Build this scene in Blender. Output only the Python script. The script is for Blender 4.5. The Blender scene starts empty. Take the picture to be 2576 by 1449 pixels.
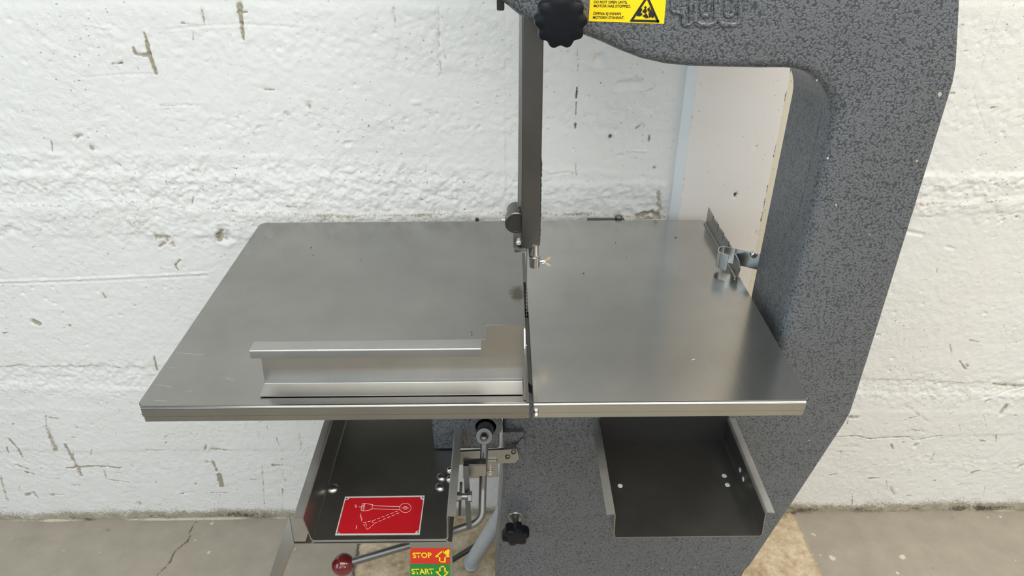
import bpy, bmesh, math, random
import numpy as np
from mathutils import Vector, Matrix
random.seed(4)
PI = math.pi
S = bpy.context.scene
COL = S.collection

# ------------------------------------------------------------------ camera
FPX = 1777.7
PITCH, YAW, ROLL = math.radians(30.888), math.radians(0.567), math.radians(-0.1314)
CX, CY = 1288.0, 724.5
CAM = Vector((0, 0, 1.5))
_f = Vector((math.sin(YAW)*math.cos(PITCH), math.cos(YAW)*math.cos(PITCH), -math.sin(PITCH)))
_r0 = Vector((math.cos(YAW), -math.sin(YAW), 0)); _u0 = _r0.cross(_f)
_r = math.cos(ROLL)*_r0 + math.sin(ROLL)*_u0
_u = -math.sin(ROLL)*_r0 + math.cos(ROLL)*_u0
cd = bpy.data.cameras.new('camera'); cam = bpy.data.objects.new('camera', cd); COL.objects.link(cam)
cd.sensor_fit = 'HORIZONTAL'; cd.sensor_width = 36; cd.lens = 36*FPX/2576
cd.clip_start = 0.05; cd.clip_end = 50
cam.matrix_world = Matrix.Translation(CAM) @ Matrix((( _r.x, _u.x, -_f.x, 0), (_r.y, _u.y, -_f.y, 0), (_r.z, _u.z, -_f.z, 0), (0, 0, 0, 1)))
S.camera = cam

def at(px, py, Y=None, Z=None, X=None):
    """measured point of the photograph -> point of the place on the plane Y=, Z= or X="""
    d = _f + _r*((px-CX)/FPX) - _u*((py-CY)/FPX)
    if Y is not None: t = (Y-CAM.y)/d.y
    elif Z is not None: t = (Z-CAM.z)/d.z
    else: t = (X-CAM.x)/d.x
    return CAM + d*t

# ------------------------------------------------------------------ light and exposure
S.view_settings.view_transform = 'Standard'; S.view_settings.look = 'None'
S.view_settings.gamma = 1; S.view_settings.use_curve_mapping = False
S.view_settings.exposure = 0.11
w = bpy.data.worlds.new('world'); S.world = w; w.use_nodes = True
w.node_tree.nodes['Background'].inputs[0].default_value = (0.80, 0.86, 1, 1)
w.node_tree.nodes['Background'].inputs[1].default_value = 0.3

def area(name, loc, tgt, sx, sy, power, col):
    l = bpy.data.lights.new(name, 'AREA'); l.shape = 'RECTANGLE'; l.size = sx; l.size_y = sy
    l.energy = power; l.color = col
    o = bpy.data.objects.new(name, l); COL.objects.link(o); o.location = loc
    o.rotation_euler = (Vector(tgt)-Vector(loc)).to_track_quat('-Z', 'Y').to_euler()
    return o
area('daylight_and_fill_light', (-2.9, -0.7, 1.8), (0.3, 1.1, 0.9), 2.6, 1.9, 44, (0.62, 0.82, 1.0))
area('daylight_and_fill_light', (-0.9, -3.1, 2.1), (-0.2, 1.2, 0.6), 2.4, 1.5, 26, (0.76, 0.90, 1.0))  # cool fill added behind the camera to lift the lower wall
area('daylight_and_fill_light', (2.0, -3.1, 2.1), (0.8, 1.2, 0.6), 2.0, 1.5, 34, (1.0, 0.93, 0.82))  # warm fill added behind right to even out wall and body
area('ceiling_light', (0.2, -0.45, 2.93), (0.2, -0.1, 0), 2.6, 1.2, 50, (1.0, 0.985, 0.94))
area('ceiling_light', (2.3, 0.0, 2.93), (1.7, 0.6, 0), 1.2, 1.8, 44, (1.0, 0.91, 0.79))
area('ceiling_light', (0.0, -2.2, 2.93), (0.0, -2.2, 0), 2.6, 0.8, 20, (1.0, 0.97, 0.92))

# ------------------------------------------------------------------ materials
def srgb(r, g, b):
    f = lambda c: ((c/255)/12.92 if c/255 <= .04045 else ((c/255+.055)/1.055)**2.4)
    return (f(r), f(g), f(b), 1)
def new_mat(name):
    m = bpy.data.materials.new(name); m.use_nodes = True
    nt = m.node_tree; return m, nt, nt.nodes['Principled BSDF']
def N(nt, t, **kw):
    n = nt.nodes.new(t)
    for k, v in kw.items():
        if k.startswith('_'): setattr(n, k[1:], v)
        else: n.inputs[k.replace('__', ' ')].default_value = v
    return n
def simple(name, col, rough=.5, metal=0, bump=0, scale=300, coat=0, spec=.5, var=.0):
    m, nt, b = new_mat(name); L = nt.links.new
    b.inputs['Base Color'].default_value = col; b.inputs['Roughness'].default_value = rough
    b.inputs['Metallic'].default_value = metal; b.inputs['Coat Weight'].default_value = coat
    b.inputs['Specular IOR Level'].default_value = spec
    tc = N(nt, 'ShaderNodeTexCoord')
    if bump:
        n = N(nt, 'ShaderNodeTexNoise', Scale=scale, Detail=4.0); L(tc.outputs['Object'], n.inputs['Vector'])
        bp = N(nt, 'ShaderNodeBump', Strength=bump, Distance=.001); L(n.outputs['Fac'], bp.inputs['Height']); L(bp.outputs[0], b.inputs['Normal'])
    if var:
        n = N(nt, 'ShaderNodeTexNoise', Scale=25.0, Detail=5.0); L(tc.outputs['Object'], n.inputs['Vector'])
        mx = N(nt, 'ShaderNodeMix', _data_type='RGBA'); mx.inputs['A'].default_value = tuple(c*(1-var) for c in col[:3])+(1,)
        mx.inputs['B'].default_value = tuple(min(1, c*(1+var)) for c in col[:3])+(1,)
        L(n.outputs['Fac'], mx.inputs['Factor']); L(mx.outputs['Result'], b.inputs['Base Color'])
    return m

def steel(name, val=.5, rough=.26, streak=(4, 300, 300), tint=(1, .985, .95), amp=.08, aniso=0.0, stain=None):
    m, nt, b = new_mat(name); L = nt.links.new
    b.inputs['Metallic'].default_value = 1
    tc = N(nt, 'ShaderNodeTexCoord'); mp = N(nt, 'ShaderNodeMapping'); mp.inputs['Scale'].default_value = streak
    L(tc.outputs['Object'], mp.inputs['Vector'])
    n1 = N(nt, 'ShaderNodeTexNoise', Scale=1.0, Detail=3.0); L(mp.outputs[0], n1.inputs['Vector'])
    n2 = N(nt, 'ShaderNodeTexNoise', Scale=9.0, Detail=5.0, Roughness=.6); L(tc.outputs['Object'], n2.inputs['Vector'])
    cr = N(nt, 'ShaderNodeMapRange'); cr.inputs['To Min'].default_value = val*(1-amp); cr.inputs['To Max'].default_value = val*(1+amp)
    cr.inputs['From Min'].default_value = .3; cr.inputs['From Max'].default_value = .7
    L(n2.outputs['Fac'], cr.inputs['Value'])
    mul = N(nt, 'ShaderNodeVectorMath', _operation='SCALE'); mul.inputs[0].default_value = tint; L(cr.outputs[0], mul.inputs['Scale'])
    colout = mul.outputs[0]
    rr = N(nt, 'ShaderNodeMapRange'); rr.inputs['To Min'].default_value = rough*.85; rr.inputs['To Max'].default_value = rough*1.2
    L(n2.outputs['Fac'], rr.inputs['Value']); L(rr.outputs[0], b.inputs['Roughness'])
    bp = N(nt, 'ShaderNodeBump', Strength=.035, Distance=.001); L(n1.outputs['Fac'], bp.inputs['Height']); L(bp.outputs[0], b.inputs['Normal'])
    if stain:   # a heat stain burnt into the sheet
        for (sx, sy, rad, col) in stain:
            vm = N(nt, 'ShaderNodeVectorMath', _operation='DISTANCE'); vm.inputs[1].default_value = (sx, sy*.5, .9)
            sc_ = N(nt, 'ShaderNodeVectorMath', _operation='MULTIPLY'); sc_.inputs[1].default_value = (1, .5, 1); L(tc.outputs['Object'], sc_.inputs[0]); L(sc_.outputs[0], vm.inputs[0])
            nz = N(nt, 'ShaderNodeTexNoise', Scale=90.0, Detail=4.0); L(tc.outputs['Object'], nz.inputs['Vector'])
            ad = N(nt, 'ShaderNodeMath', _operation='MULTIPLY_ADD'); L(nz.outputs['Fac'], ad.inputs[0]); ad.inputs[1].default_value = rad*1.1; L(vm.outputs['Value'], ad.inputs[2])
            mr = N(nt, 'ShaderNodeMapRange'); mr.inputs['From Min'].default_value = rad*1.05; mr.inputs['From Max'].default_value = rad*1.75
            mr.inputs['To Min'].default_value = .85; mr.inputs['To Max'].default_value = 0; L(ad.outputs[0], mr.inputs['Value'])
            mx = N(nt, 'ShaderNodeMix', _data_type='RGBA'); mx.inputs['B'].default_value = col
            L(mr.outputs[0], mx.inputs['Factor']); L(colout, mx.inputs['A']); colout = mx.outputs['Result']
    L(colout, b.inputs['Base Color'])
    return m

def hammer():
    m, nt, b = new_mat('hammertone_paint'); L = nt.links.new
    tc = N(nt, 'ShaderNodeTexCoord')
    nz = N(nt, 'ShaderNodeTexNoise', Scale=170.0, Detail=2.0); L(tc.outputs['Object'], nz.inputs['Vector'])
    ad = N(nt, 'ShaderNodeMix', _data_type='VECTOR'); ad.inputs['Factor'].default_value = .006
    L(tc.outputs['Object'], ad.inputs['A']); L(nz.outputs['Color'], ad.inputs['B'])
    vo = N(nt, 'ShaderNodeTexVoronoi', Scale=330.0); L(ad.outputs['Result'], vo.inputs['Vector'])
    big = N(nt, 'ShaderNodeTexNoise', Scale=55.0, Detail=3.0); L(tc.outputs['Object'], big.inputs['Vector'])
    sx = N(nt, 'ShaderNodeSeparateXYZ'); L(tc.outputs['Object'], sx.inputs[0])
    den = N(nt, 'ShaderNodeMapRange'); den.inputs['From Min'].default_value = .45; den.inputs['From Max'].default_value = 1.25
    den.inputs['To Min'].default_value = .17; den.inputs['To Max'].default_value = .06; L(sx.outputs['Z'], den.inputs['Value'])
    a1 = N(nt, 'ShaderNodeMath', _operation='MULTIPLY_ADD'); L(big.outputs['Fac'], a1.inputs[0]); a1.inputs[1].default_value = -.30; L(vo.outputs['Distance'], a1.inputs[2])
    a2 = N(nt, 'ShaderNodeMath', _operation='SUBTRACT'); L(a1.outputs[0], a2.inputs[0]); L(den.outputs[0], a2.inputs[1])
    mxx = N(nt, 'ShaderNodeMapRange'); mxx.inputs['From Min'].default_value = .22; mxx.inputs['From Max'].default_value = .56
    mxx.inputs['To Min'].default_value = 1; mxx.inputs['To Max'].default_value = 0; L(a2.outputs[0], mxx.inputs['Value'])
    mx = N(nt, 'ShaderNodeMix', _data_type='RGBA')
    mx.inputs['A'].default_value = (.060, .067, .077, 1); mx.inputs['B'].default_value = (.146, .158, .174, 1)
    L(mxx.outputs[0], mx.inputs['Factor'])
    L(mx.outputs['Result'], b.inputs['Base Color'])
    b.inputs['Metallic'].default_value = .25
    b.inputs['Roughness'].default_value = .38
    b.inputs['Coat Weight'].default_value = .25; b.inputs['Coat Roughness'].default_value = .18
    bp = N(nt, 'ShaderNodeBump', Strength=.75, Distance=.0007)
    L(mxx.outputs[0], bp.inputs['Height']); L(bp.outputs[0], b.inputs['Normal'])
    return m

def plaster(name, base, dirt, bump=.5, scale=90, rough=.62):
    m, nt, b = new_mat(name); L = nt.links.new
    tc = N(nt, 'ShaderNodeTexCoord')
    at_ = N(nt, 'ShaderNodeAttribute', _attribute_name='dirt')
    sep = N(nt, 'ShaderNodeSeparateColor'); L(at_.outputs['Color'], sep.inputs[0])
    rn = N(nt, 'ShaderNodeTexNoise', Scale=210.0, Detail=5.0, Roughness=.65); L(tc.outputs['Object'], rn.inputs['Vector'])
    def ragged_mask(src):
        q1 = N(nt, 'ShaderNodeMath', _operation='MULTIPLY'); L(src, q1.inputs[0]); q1.inputs[1].default_value = 1.35
        q2 = N(nt, 'ShaderNodeMath', _operation='MULTIPLY_ADD'); L(rn.outputs['Fac'], q2.inputs[0]); q2.inputs[1].default_value = 1.5; L(q1.outputs[0], q2.inputs[2])
        q3 = N(nt, 'ShaderNodeMapRange'); q3.inputs['From Min'].default_value = 1.10; q3.inputs['From Max'].default_value = 1.55; L(q2.outputs[0], q3.inputs['Value'])
        return q3.outputs[0]
    n1 = N(nt, 'ShaderNodeTexNoise', Scale=float(scale), Detail=6.0, Roughness=.6); L(tc.outputs['Object'], n1.inputs['Vector'])
    n2 = N(nt, 'ShaderNodeTexNoise', Scale=3.0, Detail=5.0); L(tc.outputs['Object'], n2.inputs['Vector'])
    mb = N(nt, 'ShaderNodeMix', _data_type='RGBA'); mb.inputs['A'].default_value = tuple(c*.95 for c in base[:3])+(1,); mb.inputs['B'].default_value = base
    L(n2.outputs['Fac'], mb.inputs['Factor'])
    md = N(nt, 'ShaderNodeMix', _data_type='RGBA'); L(mb.outputs['Result'], md.inputs['A']); md.inputs['B'].default_value = dirt
    L(ragged_mask(sep.outputs['Red']), md.inputs['Factor'])
    mk = N(nt, 'ShaderNodeMix', _data_type='RGBA'); L(md.outputs['Result'], mk.inputs['A']); mk.inputs['B'].default_value = (.085, .065, .045, 1)
    L(ragged_mask(sep.outputs['Green']), mk.inputs['Factor'])
    L(mk.outputs['Result'], b.inputs['Base Color'])
    b.inputs['Roughness'].default_value = rough
    n3 = N(nt, 'ShaderNodeTexNoise', Scale=320.0, Detail=3.0); L(tc.outputs['Object'], n3.inputs['Vector'])
    msk = N(nt, 'ShaderNodeTexNoise', Scale=7.0, Detail=3.0); L(tc.outputs['Object'], msk.inputs['Vector'])
    mk2 = N(nt, 'ShaderNodeMapRange'); mk2.inputs['From Min'].default_value = .42; mk2.inputs['From Max'].default_value = .6; L(msk.outputs['Fac'], mk2.inputs['Value'])
    vo = N(nt, 'ShaderNodeTexVoronoi', Scale=85.0); L(tc.outputs['Object'], vo.inputs['Vector'])
    vs_ = N(nt, 'ShaderNodeSeparateColor'); L(vo.outputs['Color'], vs_.inputs[0])
    gt = N(nt, 'ShaderNodeMath', _operation='GREATER_THAN'); L(vs_.outputs['Red'], gt.inputs[0]); gt.inputs[1].default_value = .62
    pr_ = N(nt, 'ShaderNodeMapRange'); pr_.inputs['From Min'].default_value = .08; pr_.inputs['From Max'].default_value = .17; pr_.inputs['To Min'].default_value = 1; pr_.inputs['To Max'].default_value = 0; L(vo.outputs['Distance'], pr_.inputs['Value'])
    pit = N(nt, 'ShaderNodeMath', _operation='MULTIPLY'); L(gt.outputs[0], pit.inputs[0]); L(pr_.outputs[0], pit.inputs[1])
    h1 = N(nt, 'ShaderNodeMath', _operation='MULTIPLY_ADD'); L(n3.outputs['Fac'], h1.inputs[0]); h1.inputs[1].default_value = .45; L(n1.outputs['Fac'], h1.inputs[2])
    h2 = N(nt, 'ShaderNodeMath', _operation='MULTIPLY_ADD'); L(pit.outputs[0], h2.inputs[0]); h2.inputs[1].default_value = -.9; L(h1.outputs[0], h2.inputs[2])
    g2 = N(nt, 'ShaderNodeMapRange'); g2.inputs['From Min'].default_value = .45; g2.inputs['From Max'].default_value = 1.0; g2.inputs['To Max'].default_value = .5; L(vs_.outputs['Green'], g2.inputs['Value'])
    g3 = N(nt, 'ShaderNodeMath', _operation='MULTIPLY'); L(pit.outputs[0], g3.inputs[0]); L(g2.outputs[0], g3.inputs[1])
    mp2 = N(nt, 'ShaderNodeMix', _data_type='RGBA'); mp2.inputs['B'].default_value = (.16, .145, .12, 1); L(g3.outputs[0], mp2.inputs['Factor']); L(mk.outputs['Result'], mp2.inputs['A']); L(mp2.outputs['Result'], b.inputs['Base Color'])
    bs = N(nt, 'ShaderNodeMath', _operation='MULTIPLY_ADD'); L(mk2.outputs[0], bs.inputs[0]); bs.inputs[1].default_value = bump*.7; bs.inputs[2].default_value = bump*.55
    bp = N(nt, 'ShaderNodeBump', Distance=.0016); L(bs.outputs[0], bp.inputs['Strength']); L(h2.outputs[0], bp.inputs['Height']); L(bp.outputs[0], b.inputs['Normal'])
    return m

def concrete():
    m, nt, b = new_mat('concrete_floor'); L = nt.links.new
    tc = N(nt, 'ShaderNodeTexCoord')
    a = N(nt, 'ShaderNodeAttribute', _attribute_name='dirt'); sep = N(nt, 'ShaderNodeSeparateColor'); L(a.outputs['Color'], sep.inputs[0])
    rn = N(nt, 'ShaderNodeTexNoise', Scale=210.0, Detail=5.0, Roughness=.65); L(tc.outputs['Object'], rn.inputs['Vector'])
    def ragged_mask(src):
        q1 = N(nt, 'ShaderNodeMath', _operation='MULTIPLY'); L(src, q1.inputs[0]); q1.inputs[1].default_value = 1.35
        q2 = N(nt, 'ShaderNodeMath', _operation='MULTIPLY_ADD'); L(rn.outputs['Fac'], q2.inputs[0]); q2.inputs[1].default_value = 1.5; L(q1.outputs[0], q2.inputs[2])
        q3 = N(nt, 'ShaderNodeMapRange'); q3.inputs['From Min'].default_value = 1.10; q3.inputs['From Max'].default_value = 1.55; L(q2.outputs[0], q3.inputs['Value'])
        return q3.outputs[0]
    n1 = N(nt, 'ShaderNodeTexNoise', Scale=14.0, Detail=8.0, Roughness=.62); L(tc.outputs['Object'], n1.inputs['Vector'])
    n2 = N(nt, 'ShaderNodeTexNoise', Scale=70.0, Detail=6.0, Roughness=.6); L(tc.outputs['Object'], n2.inputs['Vector'])
    c1 = N(nt, 'ShaderNodeMix', _data_type='RGBA'); c1.inputs['A'].default_value = (.27, .24, .195, 1); c1.inputs['B'].default_value = (.45, .40, .325, 1)
    L(n1.outputs['Fac'], c1.inputs['Factor'])
    c2 = N(nt, 'ShaderNodeMix', _data_type='RGBA'); c2.inputs['A'].default_value = (.34, .24, .13, 1); c2.inputs['B'].default_value = (.72, .60, .43, 1)
    r2 = N(nt, 'ShaderNodeMapRange'); r2.inputs['From Min'].default_value = .36; r2.inputs['From Max'].default_value = .6
    av = N(nt, 'ShaderNodeMath', _operation='MULTIPLY_ADD'); L(n2.outputs['Fac'], av.inputs[0]); av.inputs[1].default_value = .4
    s2 = N(nt, 'ShaderNodeMath', _operation='MULTIPLY'); L(n1.outputs['Fac'], s2.inputs[0]); s2.inputs[1].default_value = .6
    L(s2.outputs[0], av.inputs[2]); L(av.outputs[0], r2.inputs['Value']); L(r2.outputs[0], c2.inputs['Factor'])
    mm = N(nt, 'ShaderNodeMix', _data_type='RGBA'); L(sep.outputs['Blue'], mm.inputs['Factor']); L(c1.outputs['Result'], mm.inputs['A']); L(c2.outputs['Result'], mm.inputs['B'])
    md = N(nt, 'ShaderNodeMix', _data_type='RGBA'); L(mm.outputs['Result'], md.inputs['A']); md.inputs['B'].default_value = (.13, .10, .075, 1); L(ragged_mask(sep.outputs['Green']), md.inputs['Factor'])
    ml = N(nt, 'ShaderNodeMix', _data_type='RGBA'); L(md.outputs['Result'], ml.inputs['A']); ml.inputs['B'].default_value = (.68, .62, .5, 1); L(ragged_mask(sep.outputs['Red']), ml.inputs['Factor'])
    L(ml.outputs['Result'], b.inputs['Base Color']); b.inputs['Roughness'].default_value = .6
    bp = N(nt, 'ShaderNodeBump', Strength=.35, Distance=.0015); L(n2.outputs['Fac'], bp.inputs['Height']); L(bp.outputs[0], b.inputs['Normal'])
    return m

M_WALL = plaster('white_painted_concrete', (.80, .803, .79, 1), (.37, .335, .265, 1), bump=.9)
M_PILLAR = plaster('smooth_grey_white_plaster', (.86, .825, .795, 1), (.30, .26, .20, 1), bump=.12, scale=60, rough=.5)
M_STRIP = simple('lit_chamfer_white', (.86, .87, .87, 1), .5, bump=.25, scale=120)  # cooler white than the plaster: light caught by the chamfer, put into the colour
M_CREAM = plaster('rough_cream_plaster', (.76, .71, .58, 1), (.25, .24, .22, 1), bump=.7, scale=70)
M_FLOOR = concrete()
M_ROOM = simple('room_plaster', (.50, .50, .49, 1), .8)
M_CEIL = simple('ceiling_paint', (.6, .6, .58, 1), .8)
M_HAM = hammer()
st = at(1302, 738, Z=.9)
M_TABLE = steel('brushed_table_steel', .33, .20, (3, 260, 260), stain=[(st.x, st.y, .0125, (.13, .105, .075, 1))], tint=(1, .985, .93))
M_TABLE2 = steel('brushed_table_steel_fixed', .50, .19, (260, 3, 260), tint=(1, .985, .93))
M_STEEL = steel('sheet_steel', .41, .30, (3, 200, 200), tint=(1, .985, .95))
M_TRAY = steel('tray_steel', .35, .36, (180, 4, 180), tint=(1, .97, .90))
M_ROD = steel('rod_steel', .23, .38, (60, 60, 60), tint=(1, 1, 1))
M_ROD2 = steel('spring_steel', .62, .26, (60, 60, 60), tint=(.97, .99, 1))
M_RIM = steel('lit_rim_steel', .66, .50, (180, 4, 180), tint=(1, .98, .93), amp=.15)  # same sheet as the trays, made paler for the overhead light on the flanges
M_CHROME = steel('bright_steel', .75, .15, (60, 60, 60), amp=.03)
M_BAR = steel('guide_post_steel', .15, .34, (200, 200, 4), tint=(1, .99, .98))
M_DARKS = steel('dark_oily_steel', .13, .4, (60, 60, 60))
M_BLACK = simple('black_plastic', (.004, .005, .008, 1), .42, bump=.15, scale=150, spec=.22)
M_BLACKF = simple('black_rubber_and_shade', (.012, .012, .012, 1), .6)  # rubber parts, and the black that stands for shade below the tables
M_ROLL = simple('roller_face_plastic', (.022, .021, .019, 1), .45, bump=.2, scale=80)
M_RED = simple('red_enamel', srgb(168, 24, 32), .3, coat=.3, bump=.05, scale=60, var=.12)
M_ALU = simple('sign_aluminium', (.66, .65, .63, 1), .4, metal=.3)
M_PRINT = simple('white_print', (.72, .62, .6, 1), .5)
M_YEL = simple('yellow_vinyl', srgb(244, 214, 14), .35, bump=.25, scale=260, var=.06)
M_INK = simple('black_ink', (.01, .01, .01, 1), .5)
M_SRED = simple('red_vinyl', srgb(205, 42, 22), .38, var=.08)
M_SGRN = simple('green_vinyl', srgb(22, 128, 52), .38, var=.08)
M_SYEL = simple('yellow_print', srgb(238, 212, 30), .45)
M_BALL = simple('dark_red_bakelite', (.12, .006, .008, 1), .12, coat=.8, var=.3)
M_GALV = simple('pale_grey_paint', (.46, .50, .55, 1), .45, bump=.3, scale=120, var=.12)
M_BRASS = steel('worn_brass', .75, .25, (60, 60, 60), tint=(1, .83, .62))
M_RUST = simple('rust', (.12, .05, .02, 1), .8, bump=.5)

# ------------------------------------------------------------------ mesh helpers
def thing(name, label, cat, loc=(0, 0, 0), group=None):
    o = bpy.data.objects.new(name, None); COL.objects.link(o); o.location = loc; o.empty_display_size = .05
    o['label'] = label; o['category'] = cat
    if group: o['group'] = group
    return o
def obj(name, bm, mat, parent=None, smooth=35, label=None, kind=None, weld=False):
    if weld: bmesh.ops.remove_doubles(bm, verts=bm.verts, dist=1e-6)
    bmesh.ops.recalc_face_normals(bm, faces=bm.faces)
    me = bpy.data.meshes.new(name); bm.to_mesh(me); bm.free()
    o = bpy.data.objects.new(name, me); COL.objects.link(o)
    for mm in (mat if isinstance(mat, (list, tuple)) else [mat]): me.materials.append(mm)
    if smooth:
        me.polygons.foreach_set('use_smooth', [True]*len(me.polygons))
        me.set_sharp_from_angle(angle=math.radians(smooth))
    if parent is not None:
        o.parent = parent
        if parent.type == 'EMPTY': o.matrix_parent_inverse = Matrix.Translation(-Vector(parent.location))
    if label: o['label'] = label
    if kind: o['kind'] = kind
    return o
def B(): return bmesh.new()
def box(bm, x0, x1, y0, y1, z0, z1, bev=0, seg=2):
    vs = [bm.verts.new(v) for v in [(x0,y0,z0),(x1,y0,z0),(x1,y1,z0),(x0,y1,z0),(x0,y0,z1),(x1,y0,z1),(x1,y1,z1),(x0,y1,z1)]]
    fs = [bm.faces.new([vs[i] for i in f]) for f in [(0,3,2,1),(4,5,6,7),(0,1,5,4),(1,2,6,5),(2,3,7,6),(3,0,4,7)]]
    if bev: bmesh.ops.bevel(bm, geom=list({e for f in fs for e in f.edges}), offset=bev, segments=seg, profile=.5, affect='EDGES')
    return bm
def frame_of(d):
    d = d.normalized(); a = Vector((0, 0, 1)) if abs(d.z) < .9 else Vector((0, 1, 0))
    u = d.cross(a).normalized(); return u, d.cross(u).normalized()
def cyl(bm, a, b, r, r2=None, n=28, bev=0):
    a = Vector(a); b = Vector(b); r2 = r if r2 is None else r2; u, v = frame_of(b-a); d = (b-a).normalized()
    prof = [(a, 0), (a, r-bev), (a+d*bev, r), (b-d*bev, r2), (b, r2-bev), (b, 0)] if bev else [(a, 0), (a, r), (b, r2), (b, 0)]
    return rev(bm, prof, u, v, n)
def rev(bm, prof, u, v, n=28):
    rings = []
    for c, r in prof:
        if r <= 1e-7: rings.append([bm.verts.new(c)])
        else: rings.append([bm.verts.new(c+u*(r*math.cos(2*PI*i/n))+v*(r*math.sin(2*PI*i/n))) for i in range(n)])
    for A, Bq in zip(rings, rings[1:]):
        for i in range(n):
            j = (i+1) % n
            if len(A) == 1 and len(Bq) == 1: continue
            if len(A) == 1: bm.faces.new((A[0], Bq[i], Bq[j]))
            elif len(Bq) == 1: bm.faces.new((A[i], Bq[0], A[j]))
            else: bm.faces.new((A[i], Bq[i], Bq[j], A[j]))
    return bm
def lathe(bm, o, axis, prof, n=28):
    axis = Vector(axis).normalized(); u, v = frame_of(axis); o = Vector(o)
    return rev(bm, [(o+axis*h, r) for h, r in prof], u, v, n)
def ball(bm, c, r, n=24, axis=(0, 0, 1)):
    return lathe(bm, c, axis, [(-r*math.cos(PI*i/14), r*math.sin(PI*i/14)) for i in range(15)], n)
def tube(bm, pts, r, n=18):
    pts = [Vector(p) for p in pts]; rings = []
    d0 = (pts[1]-pts[0]).normalized(); u, _ = frame_of(d0)
    for i, p in enumerate(pts):
        d = ((pts[min(i+1, len(pts)-1)]-pts[max(i-1, 0)])).normalized()
        u = (u-d*u.dot(d)).normalized(); v = d.cross(u)
        rings.append([bm.verts.new(p+u*(r*math.cos(2*PI*k/n))+v*(r*math.sin(2*PI*k/n))) for k in range(n)])
    for A, Bq in zip(rings, rings[1:]):
        for i in range(n): bm.faces.new((A[i], A[(i+1) % n], Bq[(i+1) % n], Bq[i]))
    bm.faces.new(rings[0][::-1]); bm.faces.new(rings[-1])
    return bm
def fillet(pts, r, seg=8):
    pts = [Vector(p) for p in pts]; out = [pts[0]]
    for i in range(1, len(pts)-1):
        a, b, c = pts[i-1], pts[i], pts[i+1]; d1 = (a-b).normalized(); d2 = (c-b).normalized()
        ang = d1.angle(d2); t = min(r/math.tan(ang/2), (a-b).length*.48, (c-b).length*.48); rr = t*math.tan(ang/2)
        ctr = b+(d1+d2).normalized()*(rr/math.sin(ang/2)); p0 = b+d1*t; p1 = b+d2*t
        v0 = p0-ctr; v1 = p1-ctr; tot = v0.angle(v1)
        for k in range(seg+1):
            s = k/seg
            out.append(ctr+(v0*math.sin((1-s)*tot)+v1*math.sin(s*tot))/math.sin(tot))
    out.append(pts[-1]); return out
def rpoly(pts, r, seg=5):
    """closed 2D polygon with rounded corners; r a number or one per corner"""
    n = len(pts); out = []
    for i in range(n):
        a, b, c = [Vector((*pts[(i+k) % n], 0)) for k in (-1, 0, 1)]
        ri = r[i] if isinstance(r, (list, tuple)) else r
        if ri <= 0: out.append((b.x, b.y)); continue
        q = fillet([a, b, c], ri, seg)[1:-1]; out += [(p.x, p.y) for p in q]
    return out
def prism(bm, poly, fn0, fn1):
    """poly 2D; fn map 2D to 3D for the two caps"""
    a = [bm.verts.new(fn0(*p)) for p in poly]; b = [bm.verts.new(fn1(*p)) for p in poly]; n = len(poly)
    bm.faces.new(a); bm.faces.new(b[::-1])
    for i in range(n): bm.faces.new((a[i], b[i], b[(i+1) % n], a[(i+1) % n]))
    return bm
def prism_y(bm, poly, y0, y1): return prism(bm, poly, lambda x, z: (x, y0, z), lambda x, z: (x, y1, z))
def prism_x(bm, poly, x0, x1): return prism(bm, poly, lambda y, z: (x0, y, z), lambda y, z: (x1, y, z))
def prism_z(bm, poly, z0, z1): return prism(bm, poly, lambda x, y: (x, y, z0), lambda x, y: (x, y, z1))
def thicken(path, t):
    """open 2D path -> closed band polygon of thickness t (to the left)"""
    n = len(path); off = []
    for i in range(n):
        a = Vector(path[max(i-1, 0)]); b = Vector(path[min(i+1, n-1)]); d = (b-a).normalized()
        off.append((path[i][0]-d.y*t, path[i][1]+d.x*t))
    return list(path)+off[::-1]
def f2(path, r, seg=5): return [(p.x, p.y) for p in fillet([(*q, 0) for q in path], r, seg)]
def decal(bm, pts, nrm, h=.0004, base=0.0):
    nrm = Vector(nrm); a = [bm.verts.new(Vector(p)+nrm*base) for p in pts]; b = [bm.verts.new(Vector(p)+nrm*(base+h)) for p in pts]; n = len(pts)
    bm.faces.new(a[::-1]); bm.faces.new(b)
    for i in range(n): bm.faces.new((a[i], a[(i+1) % n], b[(i+1) % n], b[i]))
    return bm
def stroke(bm, pts, wd, nrm, closed=False, h=.0003, base=0.0):
    nrm = Vector(nrm).normalized(); pts = [Vector(p) for p in pts]
    segs = list(zip(pts, pts[1:]))+([(pts[-1], pts[0])] if closed else [])
    for a, b in segs:
        d = (b-a).normalized(); s = nrm.cross(d)*(wd/2); e = d*(wd/2)
        decal(bm, [a-e-s, b+e-s, b+e+s, a-e+s], nrm, h, base)
    return bm
def hexnut(bm, o, axis, r, h):
    axis = Vector(axis).normalized(); return lathe(bm, o, axis, [(0, 0), (0, r*.92), (h*.12, r), (h*.88, r), (h, r*.92), (h, 0)], 6)
def screw_head(bm, c, axis, r, h, slot_ang=.4):
    """domed slotted screw head"""
    axis = Vector(axis).normalized(); c = Vector(c)
    lathe(bm, c, axis, [(0, 0), (0, r), (h*.35, r), (h*.75, r*.8), (h*.95, r*.45), (h, 0)], 24)
def slot(bm, c, axis, r, h, ang):
    axis = Vector(axis).normalized(); c = Vector(c)+axis*h; u, v = frame_of(axis); d = u*math.cos(ang)+v*math.sin(ang)
    stroke(bm, [c-d*r*.8, c+d*r*.8], r*.24, axis, h=.0003, base=-.0001)
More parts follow.
